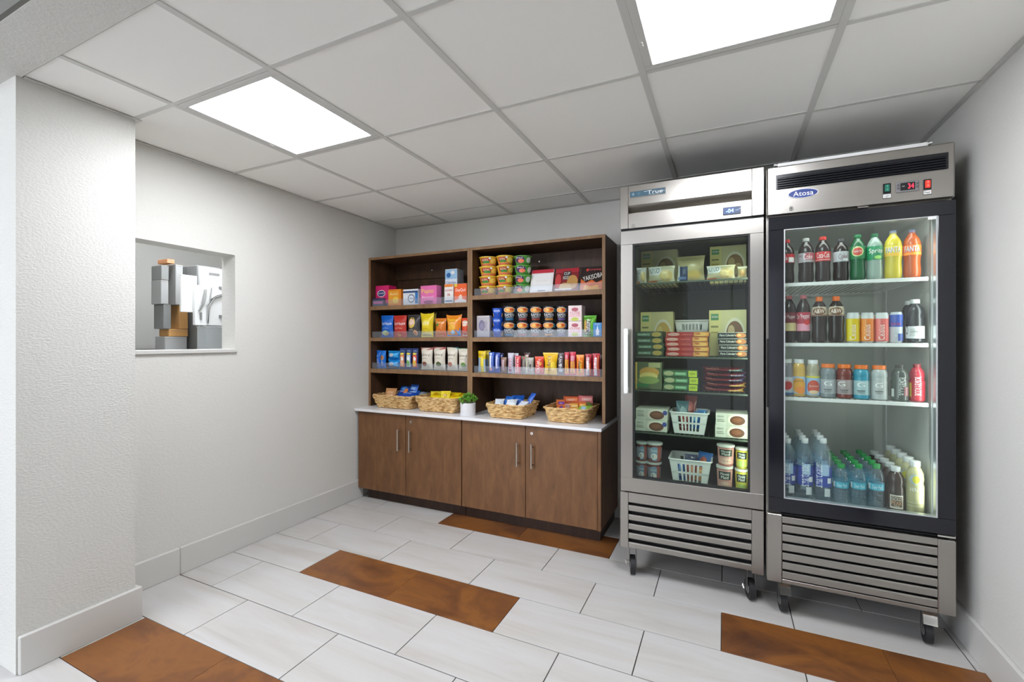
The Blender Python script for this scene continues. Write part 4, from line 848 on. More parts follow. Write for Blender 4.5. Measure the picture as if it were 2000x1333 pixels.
candy('red-topped nut bar pack with an amber panel, near one', 1101.5, 1110.5, 689, '#c8243c', [('r', -.75, .85, .06, .68, '#e8a83a'), ('r', -.6, .6, .7, .88, '#e08a98'), ('t', 'PayDay', .05, .4, .5, .3, '#8a3c1c', PI / 2)], y=2.985)
candy('red-topped nut bar pack with an amber panel, far one', 1112, 1123.5, 688.5, '#cc2440', [('r', -.8, .8, .06, .6, '#e0a04a'), ('r', -.7, .7, .62, .84, '#d890a0'), ('t', 'PayDay', .05, .34, .45, .3, '#8a3c1c', PI / 2)], y=2.99)
candy('orange peanut butter cup pack with yellow lettering', 1124.5, 1140, 694, '#e87a24', [('p', [(-.9, .9), (0, .7), (.9, .92), (.9, .98), (-.9, .98)], '#f09a3a'), ('r', -.35, .2, .1, .7, '#5a2f18'), ('t', "Reese's", .1, .42, .6, .5, '#f0d23a', PI / 2)], y=2.985)
candy('red and white candy tube pack, near one of the pair at the end', 1142.5, 1155, 692.5, '#b02430', [('r', -.7, .3, .02, .85, '#ece6e8'), ('t', 'SKITTLES', -.2, .45, .8, .42, '#b83440', PI / 2), ('r', .4, .7, .1, .6, '#e88a4a')], y=2.975)
candy('red and white candy tube pack, farther one of the pair at the end', 1156.5, 1171, 691.5, '#bc2234', [('r', -.6, .25, .02, .82, '#f0ecee'), ('t', 'STARBURST', -.2, .45, .8, .4, '#c43a48', PI / 2), ('r', .45, .75, .3, .9, '#e8844a')], y=2.975)
candy('dark maroon candy bar at the very end of the shelf', 1169, 1177, 694, '#3c1216', [('e', .6, .9, .3, .05, '#d8ccc8')], y=3.05)

# ================================================================== WICKER BASKETS AND PLANT ON THE WORKTOP
def rrect(hx, hy, r, n=6):
    pts = []
    for cx, cy, a0 in ((hx - r, hy - r, 0), (-hx + r, hy - r, PI / 2), (-hx + r, -hy + r, PI), (hx - r, -hy + r, 1.5 * PI)):
        for k in range(n + 1): a = a0 + PI / 2 * k / n; pts.append((cx + r * math.cos(a), cy + r * math.sin(a)))
    return pts
def dense(pts, step):
    out = []
    for a, b in zip(pts, pts[1:] + pts[:1]):
        L = math.hypot(b[0] - a[0], b[1] - a[1]); n = max(1, int(round(L / step)))
        out += [(a[0] + (b[0] - a[0]) * k / n, a[1] + (b[1] - a[1]) * k / n) for k in range(n)]
    return out
def basket(label, cx, cy, hx, hy, h, flare, rz=0):
    t = thing('wicker_basket', label, 'basket', (cx, cy, WT + .0045), rz, 'wicker baskets on the worktop'); n = 9
    rr = h / n
    MB().box(-hx + .01, hx - .01, -hy + .01, hy - .01, -.003, .003).build('base', M['rattan'], t)
    for k in range(n):
        q = (k + .5) / n; f = flare * q; base = dense(rrect(hx + f, hy + f, .035, 4), .0105); N = len(base) // 2 * 2; pts = []; rad_ = []
        for i in range(N):
            p = base[i]; b2 = base[(i + 1) % len(base)]; tx, ty = b2[0] - p[0], b2[1] - p[1]; L = math.hypot(tx, ty) or 1; nx, ny = ty / L, -tx / L
            wob = .0028 * math.sin(2 * PI * i / 5.0 + (PI if k % 2 else 0)) + random.uniform(-.0012, .0012)
            pts.append((p[0] + nx * wob, p[1] + ny * wob, h * q + random.uniform(-.0012, .0012))); rad_.append(rr * (.60 + .14 * math.sin(2 * PI * i / 5.0 + (PI if k % 2 else 0))))
        MB().tube(pts, rad_, 6, True).build('weave_row' if k < n - 1 else 'rim', M['rattan'], t, True)
    return t
def loose(label, x, y, z, w, th, h, col, dec, rx, rz, name='snack_pack', cat='snacks', group=None):
    t = bag_pack(name, label, cat, x, y, z, w, th, h, col, dec, group=group)
    t.rotation_euler = (rx, 0, rz); t.location = (x, y, z); return t
basket('wicker basket of blue snack packs nearest the left wall', -2.447, 3.045, .166, .135, .104, .030)
basket('wicker basket of yellow snack packs beside the potted plant', -2.012, 3.035, .164, .135, .112, .026)
basket('wicker basket of blue and white packets right of the potted plant', -1.405, 3.00, .124, .130, .098, .028)
basket('wicker basket of orange bars nearest the freezer', -.962, 3.03, .124, .140, .098, .030)
G1 = 'snack packs in the first basket'
loose('tan cracker pack leaning out of the first basket', -2.53, 2.965, WT + .055, .10, .03, .11, '#c08a5a', [('r', -.6, .6, .3, .7, '#d8a878'), ('t', 'Grahams', 0, .5, .7, .1, '#8a4a20')], -.55, .25, group=G1)
loose('glossy blue snack pack highest in the first basket', -2.46, 3.06, WT + .09, .12, .045, .10, '#1d4fb0', [('e', 0, .6, .5, .2, '#5f9ade'), ('t', 'Snacks', 0, .3, .6, .12, W)], -.8, .1, group=G1)
loose('blue snack pack standing at the back of the first basket', -2.37, 3.07, WT + .08, .11, .04, .105, '#2a62c4', [('r', -.7, .7, .55, .8, '#8ab4e6')], -.3, -.3, group=G1)
loose('long blue snack pack lying along the front of the first basket', -2.36, 2.965, WT + .092, .19, .035, .075, '#1a48a8', [('t', 'Crackers', 0, .5, .5, .25, '#cfdcf4')], -1.15, -.05, group=G1)
loose('orange cracker pack between the blue packs of the first basket', -2.40, 2.99, WT + .075, .06, .03, .085, '#c8783a', [], -.4, -.5, group=G1)
loose('navy snack pack lying flat at the back of the first basket', -2.50, 3.11, WT + .085, .13, .03, .09, '#24468f', [('e', 0, .5, .4, .2, '#6f94d0')], -1.2, .2, group=G1)
loose('blue snack pack lying behind the long blue pack', -2.34, 3.02, WT + .088, .12, .035, .085, '#2158b4', [('r', -.6, .6, .4, .6, '#a8c4ea')], -1.0, .35, group=G1)
loose('pale pack lying flat at the far end of the first basket', -2.29, 3.07, WT + .092, .09, .03, .09, '#8f9aa8', [], -1.3, .3, group=G1)
G2 = 'yellow packs in the second basket'
for k, (x, y, z, w_, h_, rx, rz, nm) in enumerate([(-2.09, 2.98, .088, .12, .08, -1.2, .1, 'lying flat at the near corner of'), (-1.985, 2.985, .085, .08, .075, -.5, .4, 'sticking up pointed in the middle of'), (-1.91, 2.97, .09, .12, .07, -1.2, -.15, 'lying in front at the plant side of'), (-2.03, 3.07, .09, .13, .08, -1.25, -.2, 'lying at the back of'), (-1.90, 3.07, .09, .12, .08, -1.1, .3, 'lying behind at the plant side of'), (-2.11, 3.04, .085, .10, .08, -.9, .5, 'tilted at the near back corner of'), (-1.95, 3.03, .09, .11, .08, -1.0, .15, 'resting across the middle of')]):
    loose('yellow candy packet %s the second basket' % nm, x, y, WT + z, w_, .03, h_, '#ecd018' if k % 2 == 0 else '#f0da3c', [('e', 0, .5, .35, .2, '#d8a814'), ('t', 'Peanut', 0, .5, .5, .14, '#7a4a10')], rx, rz, name='candy_packet', cat='candy', group=G2)
G3 = 'packets in the third basket'
for k, (x, y, z, w_, h_, rx, rz, c1, nm) in enumerate([(-1.49, 2.94, .075, .07, .07, -.9, .3, '#dfe6ec', 'white packet at the near corner of'), (-1.455, 2.985, .08, .075, .08, -.8, -.2, '#2a66b8', 'blue and white packet near the front of'), (-1.40, 2.95, .078, .08, .075, -1.0, .2, '#e6ecf0', 'white packet with a blue stripe at the front of'), (-1.375, 3.02, .082, .09, .085, -.8, .3, '#2258b0', 'deep blue packet in the middle of'), (-1.32, 2.94, .075, .075, .07, -1.0, -.3, '#dde4ea', 'white packet at the far front of'), (-1.30, 3.03, .082, .06, .10, -.6, -.6, '#2f62c4', 'blue packet sticking up at the back of'), (-1.47, 3.07, .078, .09, .07, -1.1, .1, '#c9d4de', 'pale packet at the back corner of')]):
    loose('%s the third basket' % nm, x, y, WT + z, w_, .028, h_, c1, [('p', [(-.9, .2), (.2, .8), (.8, .9), (-.2, .2)], '#2c62b4' if c1 > '#9' else '#e8eef4'), ('t', 'Mint', .1, .4, .5, .12, '#9fb8d8')], rx, rz, name='mint_packet', cat='packet', group=G3)
G4 = 'bars in the fourth basket'
for k, (x, y, z, w_, d_, h_, rz, c1, c2, nm) in enumerate([(-1.035, 2.965, .05, .052, .06, .088, .5, '#d0703a', '#6a3a9a', 'orange box with a purple dot at the near corner of'), (-.985, 2.985, .05, .048, .05, .062, .45, '#d8a08c', '#8a7a70', 'pale pink box at the front of'), (-.935, 2.965, .05, .052, .05, .070, .4, '#e0a04a', '#f0c878', 'amber box at the front of'), (-.89, 2.985, .05, .05, .07, .078, .45, '#e07438', '#f0b060', 'orange box beside the amber box in'), (-.99, 3.065, .05, .10, .05, .105, .5, '#c8603a', '#e89a6a', 'long orange box at the back of'), (-.885, 3.075, .05, .09, .05, .115, .55, '#d0787a', '#f0b0a8', 'coral box standing highest in')]):
    box_pack('bar_box', '%s the fourth basket' % nm, 'box', x, y, WT + z, w_, d_, h_, c1, [('e', .0, .35, .5, .22, c2), ('r', -.8, .8, .7, .9, c2), ('t', 'bar', 0, .8, .4, .1, W)], rz=rz, group=G4)
loose('green and yellow pouch lying in the fourth basket', -.865, 2.94, WT + .072, .10, .03, .07, '#7fa83c', [('e', .1, .4, .4, .25, '#8fb0c8'), ('t', 'Trail', 0, .6, .5, .2, '#f0e060')], -1.0, -.2, group=G4)
loose('dark green pouch at the freezer end of the fourth basket', -.835, 3.04, WT + .075, .07, .03, .09, '#6f7a44', [], -1.0, .6, group=G4)

pp = thing('potted_plant', 'small leafy green plant in a white cylinder pot', 'plant', (-1.718, 2.885, WT)); PR = .056
MB().lathe([(PR * .97, 0), (PR, .003), (PR, .092), (PR * .97, .094), (PR * .93, .094), (PR * .93, .078)], 32, cap=False).lathe([(0, .0005), (PR * .97, .0005)], 32, cap=False).build('pot', M['pot'], pp, True)
MB().lathe([(0, .079), (PR * .925, .079)], 24, cap=False).build('soil', M['soil'], pp)
stems = MB(); lv = MB(); rnd = random.Random(3)
for k in range(46):
    a = rnd.uniform(0, 2 * PI); tl = rnd.uniform(.0, 1.0) ** .6; r1 = .074 * tl; zz = .094 + .070 * math.sqrt(max(0, 1 - tl * tl)) * rnd.uniform(.7, 1.05) + .004
    p0 = Vector((math.cos(a) * r1 * .3, math.sin(a) * r1 * .3, .079)); p1 = Vector((math.cos(a) * r1, math.sin(a) * r1, zz)); pm = (p0 + p1) / 2 + Vector((0, 0, .015))
    stems.tube([p0, pm, p1], .0011, 4)
    for q in range(9):
        b = p1 + (p0 - p1) * rnd.uniform(0, .35); dirv = Vector((rnd.gauss(0, 1), rnd.gauss(0, 1), rnd.gauss(.5, .7))).normalized(); L = rnd.uniform(.012, .019)
        sd = dirv.cross(Vector((rnd.gauss(0, 1), rnd.gauss(0, 1), rnd.gauss(0, 1)))).normalized(); nn = dirv.cross(sd)
        lv.add([b, b + dirv * L * .5 + sd * L * .34, b + dirv * L - nn * L * .12, b + dirv * L * .5 - sd * L * .34, b + dirv * L * .5 + nn * L * .1], [(0, 1, 4), (1, 2, 4), (2, 3, 4), (3, 0, 4)])
stems.build('stems', flat('#5a7a2c', .6), pp); o = lv.build('leaves', M['leaf'], pp); o['kind'] = 'stuff'

# ================================================================== FREEZER GOODS
FY = F1Y + .135                       # front of the goods
zs = [z + .001 for z in shelf1]; zfloor = .5035
def fbox(label, u0, u1, vt, zb_, col, dec, y=None, d=.16, name='frozen_meal_box', cat='box', group=None, n=1, names=None, gap=.0006, rough=.45, rz=0):
    y = FY if y is None else y
    x, w_ = span(u0, u1, y); h = (min(Z((u0 + u1) / 2, vt, y), 1.832) - zb_) / n; first = None
    for k in range(n):
        lab = label % names[k] if names else label
        x = max(F1X0 + .058 + w_ / 2, min(F1X1 - .062 - w_ / 2, x))
        if not first: first = box_pack(name, lab, cat, x, y, zb_, w_ - .002, d, h - gap, col, dec, rz=rz, group=group, rough=rough)
        else: c = copy_tree(first); c.location.z = zb_ + k * h; c['label'] = lab; c.location.x += (-.004, .003, -.002)[k % 3]
MEAL = lambda c1, c2: [('r', -1, -.36, 0, 1, '#d8cf8a'), ('r', -.9, -.48, .78, .92, '#4f8a5a'), ('r', -.9, -.48, .5, .53, '#a89a4a'), ('r', -.9, -.5, .62, .66, '#7a7a4a'), ('e', .38, .45, .55, .38, '#e0dcc8'), ('e', .38, .45, .46, .31, c1), ('e', .2, .55, .18, .12, c2), ('e', .55, .42, .2, .1, c2), ('e', .4, .3, .15, .08, '#c9b890'), ('t', 'Cafe Steamers', -.68, .86, .18, .05, W)]
z = zs[0]; yb2 = F1Y + .33
fbox('cream frozen meal box at the back of the top freezer shelf, handle side', 1239, 1309, 487, z, '#c9c49a', MEAL('#7a6244', '#a89468'), yb2, .10)
fbox('cream frozen meal box at the back of the top freezer shelf, hinge side', 1389, 1461, 480, z, '#c9c49a', MEAL('#8a6a44', '#b8a070'), yb2, .10)
SW = lambda: [('r', -.98, .0, .45, .98, '#dfe3e6'), ('t', 'UNO', -.5, .72, .38, .3, '#3a4a6a'), ('e', .4, .4, .5, .34, '#c9b27a'), ('e', .3, .42, .32, .22, '#d8c690'), ('r', -.98, -.3, .03, .12, '#c8703a')]
def fbag(label, u0, u1, vt, zb_, col, dec, y=None, th=.05, h2=None, **k):
    y = FY if y is None else y; x, w_ = span(u0, u1, y); h = h2 or Z((u0 + u1) / 2, vt, y) - zb_
    return bag_pack('frozen_snack', label, 'frozen food', x, y, zb_, w_, th, h, col, dec, **k)
fbag('white frozen pizza pack at the handle end of the top freezer shelf', 1242, 1262, 523, z, '#cfd2d0', SW(), th=.04)
fbag('white and tan frozen pizza pack beside it on the top freezer shelf', 1264, 1318, 520, z, '#cbc7ae', SW())
fbag('blue and yellow frozen sandwich pack in the middle of the top freezer shelf', 1320, 1377, 500, z, '#b8ae84', [('r', -.95, -.2, .02, .6, '#2c3f66'), ('r', -.95, -.8, .02, .65, '#dfe4e8'), ('p', [(-.2, .1), (.9, .2), (.5, .95), (-.1, .6)], '#d8c88a'), ('e', .3, .25, .5, .16, '#c9b068'), ('r', -.9, -.3, .1, .2, '#6f86b8')], y=FY + .03)
fbag('tan frozen sandwich pack at the hinge side of the top freezer shelf', 1379, 1437, 518, z, '#c6bd9c', SW())
fbag('small tan frozen sandwich pack at the hinge end of the top freezer shelf', 1440, 1460, 520, z, '#bfb48e', [('e', 0, .5, .7, .35, '#a8844a'), ('r', -.9, .9, .8, .95, '#dfe0dc')])
z = zs[1]
fbox('cream frozen meal box with pasta at the back of the second freezer shelf', 1247, 1311, 610, z, '#cdc592', MEAL('#c9a85a', '#d8bf7a'), F1Y + .31, .10)
fbox('cream frozen meal box with dumplings at the back of the second freezer shelf', 1387, 1461, 606, z, '#d2cb9c', MEAL('#7a5438', '#c9b08a'), F1Y + .30, .10)
fbox('dark green frozen dinner, %s in the stack on the second shelf', 1242, 1296, 648, z, '#24432f', [('r', -.85, .1, .3, .7, '#5f8a72'), ('t', "Stouffer's", -.4, .5, .4, .3, '#cfe0d4'), ('e', .55, .5, .35, .4, '#a8924a')], n=4, names=['bottom', 'second from the bottom', 'third from the bottom', 'top'], group='dark green frozen dinners')
fbox('red frozen dinner box, %s of the stack on the second freezer shelf', 1300, 1384, 649, z, '#a42c2c', [('e', -.65, .5, .28, .3, '#d8b0a8'), ('t', "Stouffer's", -.65, .5, .2, .28, '#8a1c1c'), ('r', -.25, .2, .45, .52, '#d88a80'), ('r', .3, 1, .05, .95, '#c8843a'), ('e', .65, .5, .3, .38, '#e0ac5a'), ('e', .5, .6, .12, .2, '#b8642a')], n=5, names=['bottom', 'second from the bottom', 'middle', 'second from the top', 'top'], group='red frozen dinners')
fbox('black frozen dinner box, %s of the stack on the second freezer shelf', 1403, 1460, 650, z, '#1a1f1d', [('t', "Marie Callender's", -.3, .55, .56, .36, '#dfe4e0'), ('e', .62, .5, .36, .42, '#a86a3a'), ('e', .5, .55, .14, .2, '#d8a468'), ('r', -1, 1, .94, 1, '#c9d0cc')], n=4, names=['bottom', 'second from the bottom', 'third from the bottom', 'top'], group='black frozen dinners')
def laundry_basket(label, u0, u1, vt, zb_, y, d=.17, hmin=None):
    x, w_ = span(u0, u1, y); h = hmin or Z((u0 + u1) / 2, vt, y) - zb_
    t = thing('plastic_basket', label, 'basket', (x, y + d / 2, zb_), 0, 'white plastic baskets in the freezer'); tw, td = w_ / 2, d / 2; k = .80
    def P(s, q, side):   # side: 0 front 1 back 2 left 3 right ; q height 0..1, s -1..1
        f = k + (1 - k) * q
        if side == 0: return (s * tw * f, -td * f, q * h)
        if side == 1: return (s * tw * f, td * f, q * h)
        if side == 2: return (-tw * f, s * td * f, q * h)
        return (tw * f, s * td * f, q * h)
    mb = MB()
    def slab(s0, s1, q0, q1, side):
        n_ = {0: (0, -1), 1: (0, 1), 2: (-1, 0), 3: (1, 0)}[side]; o = [P(s0, q0, side), P(s1, q0, side), P(s1, q1, side), P(s0, q1, side)]
        i = [(p[0] - n_[0] * .003, p[1] - n_[1] * .003, p[2]) for p in o]
        mb.add(o + i, [(0, 1, 2, 3), (7, 6, 5, 4), (0, 4, 5, 1), (1, 5, 6, 2), (2, 6, 7, 3), (3, 7, 4, 0)])
    for sd in range(4):
        slab(-1, 1, 0.01, .14, sd); slab(-1, 1, .47, .55, sd); slab(-1, 1, .84, 1, sd)
        slab(-1, -.62, .14, .84, sd); slab(.62, 1, .14, .84, sd)
        for q in range(1, 6): c = -.62 + 1.24 * q / 6; slab(c - .045, c + .045, .14, .84, sd)
    mb.build('side_lattice', M['whiteplastic'], t); B('base', M['whiteplastic'], t, -tw * k, tw * k, -td * k, td * k, .0003, .003)
    MB().tube([(p[0], p[1], h) for p in rrect(tw + .003, td + .003, .02, 4)], .0045, 6, True).build('rim', M['whiteplastic'], t, True)
    return t, x, h, w_
yy = F1Y + .36
fbox('plain white carton supporting the basket at the back of the second freezer shelf', 1325, 1378, 668, z, '#b8bcb4', [('r', -.6, .6, .3, .7, '#a8aca4')], yy + .01, .14)
laundry_basket('white plastic basket behind the red dinners on the second freezer shelf', 1318, 1385, 627, Z(1351, 668, yy + .01) + .0005, yy)
z = zs[2]
fbox('frozen sandwich box pictured with melted cheese on the third freezer shelf', 1241, 1293, 708, z, '#5a6a4a', [('r', -1, -.88, 0, 1, '#d8b45a'), ('e', .05, .62, .75, .2, '#c89a4a'), ('e', .0, .48, .7, .14, '#d8c87a'), ('e', .0, .34, .8, .14, '#8aa05a'), ('r', -.9, .0, .08, .2, '#2f7a4a'), ('r', 0, .9, .8, .98, '#a8a878')])
fbox('green frozen burrito box, %s of the three on the third freezer shelf', 1295, 1363, 724, z, '#3a5f42', [('e', -.65, .5, .3, .36, '#a8b088'), ('r', -.3, .38, .25, .7, '#6fae80'), ('t', 'Healthy', .04, .48, .26, .3, '#dff0e0'), ('r', .5, .98, .05, .95, '#b8cc2c'), ('t', 'NEW', .74, .5, .16, .36, '#3a5a1a')], n=3, names=['bottom', 'middle', 'top'], group='green frozen burrito boxes')
x, w_ = span(1371, 1459, FY); hh = (Z(1417, 719, FY) - z) / 5
for k, nm in enumerate(['bottom', 'second from the bottom', 'middle', 'second from the top', 'top']):
    bag_pack('frozen_bar_bag', 'dark red frozen snack bag with a %s end, %s of five' % ('yellow' if k < 2 else 'teal' if k == 4 else 'purple', nm), 'frozen food', x + (.004 if k % 2 else -.003), FY - .01, z + k * hh, w_, .15, hh * .98, '#6a1e26',
             [('r', .22, .97, .12, .88, '#d8a82c' if k < 2 else '#2c6a74' if k == 4 else '#4a4a84'), ('t', 'Snickers', .6, .5, .3, .36, '#f0ead8'), ('r', -.9, .0, .68, .76, '#d8a8a0'), ('e', -.6, .4, .3, .18, '#8a3a30')], group='dark red frozen snack bags', rough=.2)
z = zs[3]
BR = [('r', -1, -.35, 0, 1, '#dfe3d8'), ('t', 'BREAKFAST', -.68, .72, .2, .14, '#4a4a44'), ('r', -.92, -.45, .3, .36, '#8a8a80'), ('r', -.92, -.5, .45, .5, '#8a8a80'), ('e', .3, .5, .58, .46, '#efe8dc'), ('e', .34, .46, .46, .38, '#6a4434'), ('e', .3, .5, .3, .2, '#84543c')]
fbox('white frozen breakfast box, %s of the pair on the fourth shelf near the handle', 1238, 1300, 799, z, '#d5d8cc', BR + [('e', .85, .7, .14, .2, '#3c4a9a')], n=2, names=['lower', 'upper'], group='frozen breakfast boxes by the handle')
fbox('white frozen chili box, %s of the pair on the fourth shelf away from the handle', 1398, 1463, 809, z, '#d5d8cc', BR, n=2, names=['lower', 'upper'], group='frozen chili boxes by the hinge')
def basket_fill(t, x, y, zb_, h, items, where):
    for k, (dx, dy, dz, w_, h_, rx, rz, c1, c2, nm) in enumerate(items):
        b = bag_pack('frozen_snack', '%s in the white basket on the %s' % (nm, where), 'frozen food', x + dx, y + dy, zb_ + dz, w_, .03, h_, c1, [('e', 0, .6, .5, .18, c2), ('t', 'Uncrustables', 0, .3, .8, .1, W)], rough=.2, group='frozen snacks in the %s basket' % where)
        b.rotation_euler = (rx, 0, rz)
t, x, h, w_ = laundry_basket('white plastic basket of blue and red packets on the fourth freezer shelf', 1309, 1383, 808, z, FY, .17)
basket_fill(t, x, FY, z, h, [(-.035, .06, .03, .07, .14, -.15, .2, '#5f8a98', '#a8c4cc', 'pale teal packet standing'), (.0, .075, .05, .065, .15, -.2, -.15, '#8a3c34', '#c8645a', 'red and brown round packet standing highest'), (.03, .05, .02, .06, .10, -.3, .1, '#2a6ab0', '#8ac0e8', 'bright blue packet'), (.055, .075, .02, .05, .105, -.2, -.3, '#3f8ac8', '#cfe4f4', 'light blue packet'), (-.03, .03, .01, .05, .08, -.1, 0, '#9a4440', '#d89088', 'small red packet')], 'fourth shelf')
z = zfloor
t, x, h, w_ = laundry_basket('white plastic basket of blue packets on the freezer floor', 1307, 1389, 901, z, FY - .02, .19)
basket_fill(t, x, FY - .02, z, h, [(-.05, .04, .02, .055, .10, -.2, .2, '#2458a8', '#7aa4dc', 'dark blue packet near the handle side'), (-.02, .07, .02, .055, .105, -.2, -.2, '#2a62b8', '#a84a3c', 'blue and red packet'), (.01, .05, .02, .055, .10, -.3, .3, '#a8483c', '#d8906a', 'brick red packet'), (.055, .085, .05, .085, .125, -.4, -.45, '#2f6ab4', '#b8583c', 'large blue packet leaning out'), (.045, .03, .03, .055, .075, -.5, -.3, '#c88a5a', '#e0b080', 'tan packet leaning over the rim'), (-.0, .10, .04, .07, .11, -.1, 0, '#34406a', '#5a6a9a', 'navy packet at the back')], 'freezer floor')
def tubs(rows_, zb_, y, col, dec, lab, grp, lid):
    hprev = 0
    for k, (u0, u1, vt, pos) in enumerate(rows_):
        x, w_ = span(u0, u1, y); R = w_ / 2; x = max(F1X0 + .056 + R, min(F1X1 - .06 - R, x)); base = zb_ if k % 2 == 0 else hprev; h = Z((u0 + u1) / 2, vt, y - R * .6) - base
        c = col[k] if isinstance(col, list) else col
        t_ = lathe_pack('ice_cream_cup', lab % pos, 'cup', x, y, base, R, h, [(0, 0), (.80, 0), (.82, .02), (.93, .88), (1, .89), (1, .97), (.96, .985), (0, .985)], c, dec=dec(k), group=grp, rz=-math.atan2(x, y))
        MB().lathe([(0, h * .989), (R * .97, h * .989), (R * 1.015, h * .98), (R * 1.015, h * .895)], 28, cap=False).build('lid', flat(lid, .4), t_, True)
        hprev = base + h
D1 = lambda k: [('r', -.9, .9, .2, .75, '#9aa6b8'), ('r', -.25, .25, .1, .8, '#7fa0c0'), ('r', .3, .75, .1, .8, '#a85a50'), ('e', -.05, .32, .32, .16, '#e6e8e8'), ('t', 'L', -.05, .32, .14, .16, '#3a4a5a'), ('t', 'Shake', -.05, .62, .3, .12, '#dfe6ea')]
tubs([(1238, 1261, 901, 'lower, by the handle'), (1238, 1261, 864, 'upper, by the handle'), (1263, 1292, 904, 'lower, by the basket'), (1263, 1294, 866, 'upper, by the basket')], z, FY + .035, '#8a4f4c', D1, 'red and blue frozen cup, %s', 'red and blue frozen cups', '#c9d2d2')
D2 = lambda k: [('r', -.95, .95, .12, .86, '#c8938c' if k < 2 else '#c9c24a'), ('e', 0, .25, .6, .16, '#d8b8a8' if k < 2 else '#9fb86a'), ('r', -.6, .6, .48, .80, '#22322c'), ('t', 'Minute', 0, .71, .4, .1, '#e8ece8'), ('t', 'Maid', 0, .58, .34, .12, '#f4f6f4')]
tubs([(1399, 1432, 911, 'pink, lower, beside the basket'), (1400, 1435, 870, 'pink, upper, beside the basket'), (1436, 1463, 917, 'yellow, lower, at the hinge side'), (1437, 1463, 876, 'yellow, upper, at the hinge side')], z, FY + .01, ['#a86a64', '#a86a64', '#a8a23c', '#a8a23c'], D2, 'frozen juice cup with a dark name panel, %s', 'frozen juice cups', '#cdd0cc')

# ================================================================== COOLER GOODS
CYF = F2S + .045
SODA = [(0, 0), (.62, 0), (.86, .012), (.97, .05), (1, .12), (.985, .20), (.93, .30), (.95, .40), (1, .46), (1, .66), (.97, .72), (.82, .80), (.56, .87), (.40, .91), (.37, .93), (.42, .935), (.42, .945), (.36, .95), (.36, .955), (0, .955)]
JUICE = [(0, 0), (.8, 0), (.95, .02), (1, .06), (1, .60), (.94, .66), (.98, .70), (.95, .80), (.76, .87), (.66, .90), (.66, .91), (0, .91)]
GAT = [(0, 0), (.8, 0), (.97, .02), (1, .07), (.96, .13), (.96, .55), (.98, .60), (.93, .63), (.99, .67), (.98, .76), (.86, .84), (.66, .89), (.66, .90), (0, .90)]
CAN = [(0, 0), (.78, 0), (.82, .02), (1, .06), (1, .91), (.86, .97), (.88, .985), (.86, 1.0), (.80, .992), (0, .985)]
WAT = [(0, 0), (.8, 0), (.95, .02)] + [q for k in range(5) for q in ((1, .05 + .07 * k), (1, .085 + .07 * k), (.93, .10 + .07 * k))] + [(.97, .42), (1, .45), (1, .62), (.95, .66), (.98, .70), (.86, .80), (.60, .87), (.42, .91), (.46, .915), (.46, .925), (.40, .93), (0, .93)]
SMART = [(0, 0), (.8, 0), (.96, .02), (1, .05), (1, .66), (.96, .74), (.80, .82), (.55, .88), (.38, .91), (.38, .93), (0, .93)]
FLAT_ = [(0, 0), (.85, 0), (1, .03), (1, .55), (.90, .60), (.98, .68), (.92, .78), (.66, .87), (.5, .90), (.5, .92), (0, .92)]
def face(x, y): return -math.atan2(x, y)
def drink(prof, name, label, u, wpx, vt, zb_, col, bands, dec, cap, y=None, group=None, dz=0):
    y = CYF if y is None else y
    x = X(u, y); R = (X(u + wpx / 2, y) - X(u - wpx / 2, y)) / 2 * (.94 if name == 'water_bottle' else 1.0); h = Z(u, vt, y) - zb_
    return lathe_pack(name, label, 'can' if 'can' in name else 'bottle', x, y, zb_, R, h, prof, col, bands, dec, cap, face(x, y) - dz, group)
COLA = '#241614'; z = shelf2[0] + .001; G = 'soda bottles on the top cooler shelf'
drink(SODA, 'soda_bottle', 'dark cola bottle with a red and white label, cut off by the door frame', 1536, 31, 470, z, COLA, [(.46, .66, '#b8202a')], [('r', .2, .8, .47, .58, '#e8e0e0'), ('t', 'Cola', -.3, .57, .4, .1, W)], (.925, .46, '#b02a2a', 'cap'), group=G)
drink(SODA, 'soda_bottle', 'dark cola bottle with a silver and red label and grey cap', 1574, 31, 467, z, COLA, [(.45, .66, '#b9b2b6')], [('r', -.1, .9, .50, .65, '#a84a56'), ('t', 'Coke', .2, .57, .42, .12, '#f2e4e6'), ('t', 'diet', -.5, .6, .2, .06, '#6a5a5e')], (.925, .46, '#a9aaa8', 'cap'), group=G)
drink(SODA, 'soda_bottle', 'dark cola bottle with a bright red label and red cap', 1607, 31, 464, z, COLA, [(.45, .66, '#c8282c')], [('t', 'Coca-Cola', .05, .58, .62, .12, W), ('r', -.8, .8, .47, .49, '#e8a8a4')], (.925, .46, '#c0342c', 'cap'), group=G)
drink(SODA, 'soda_bottle', 'dark diet cola bottle with a plain silver label', 1642, 31, 468, z, COLA, [(.45, .69, '#b4b6ba')], [('t', 'Coke', .2, .57, .4, .12, '#8a5a62'), ('r', .2, .8, .47, .52, '#d0d2d4')], (.925, .46, '#4a4a4c', 'cap'), group=G)
drink(SODA, 'soda_bottle', 'green ginger ale bottle with a red shield logo', 1675, 31, 460, z, '#1c5a36', [(.46, .74, '#2a7a48')], [('e', 0, .62, .55, .11, '#cfd89a'), ('e', 0, .62, .45, .085, '#c84a3c'), ('t', 'Canada Dry', 0, .62, .4, .06, W)], (.925, .46, '#2f7a4e', 'cap'), group=G)
drink(SODA, 'soda_bottle', 'lemon-lime soda bottle with a green label and white script', 1708, 33, 458, z, '#8fa398', [(.42, .72, '#1c8a58')], [('t', 'Sprite', .15, .60, .62, .13, W), ('e', .3, .47, .3, .04, '#9fd86a')], (.925, .44, '#2a6a48', 'cap'), group=G)
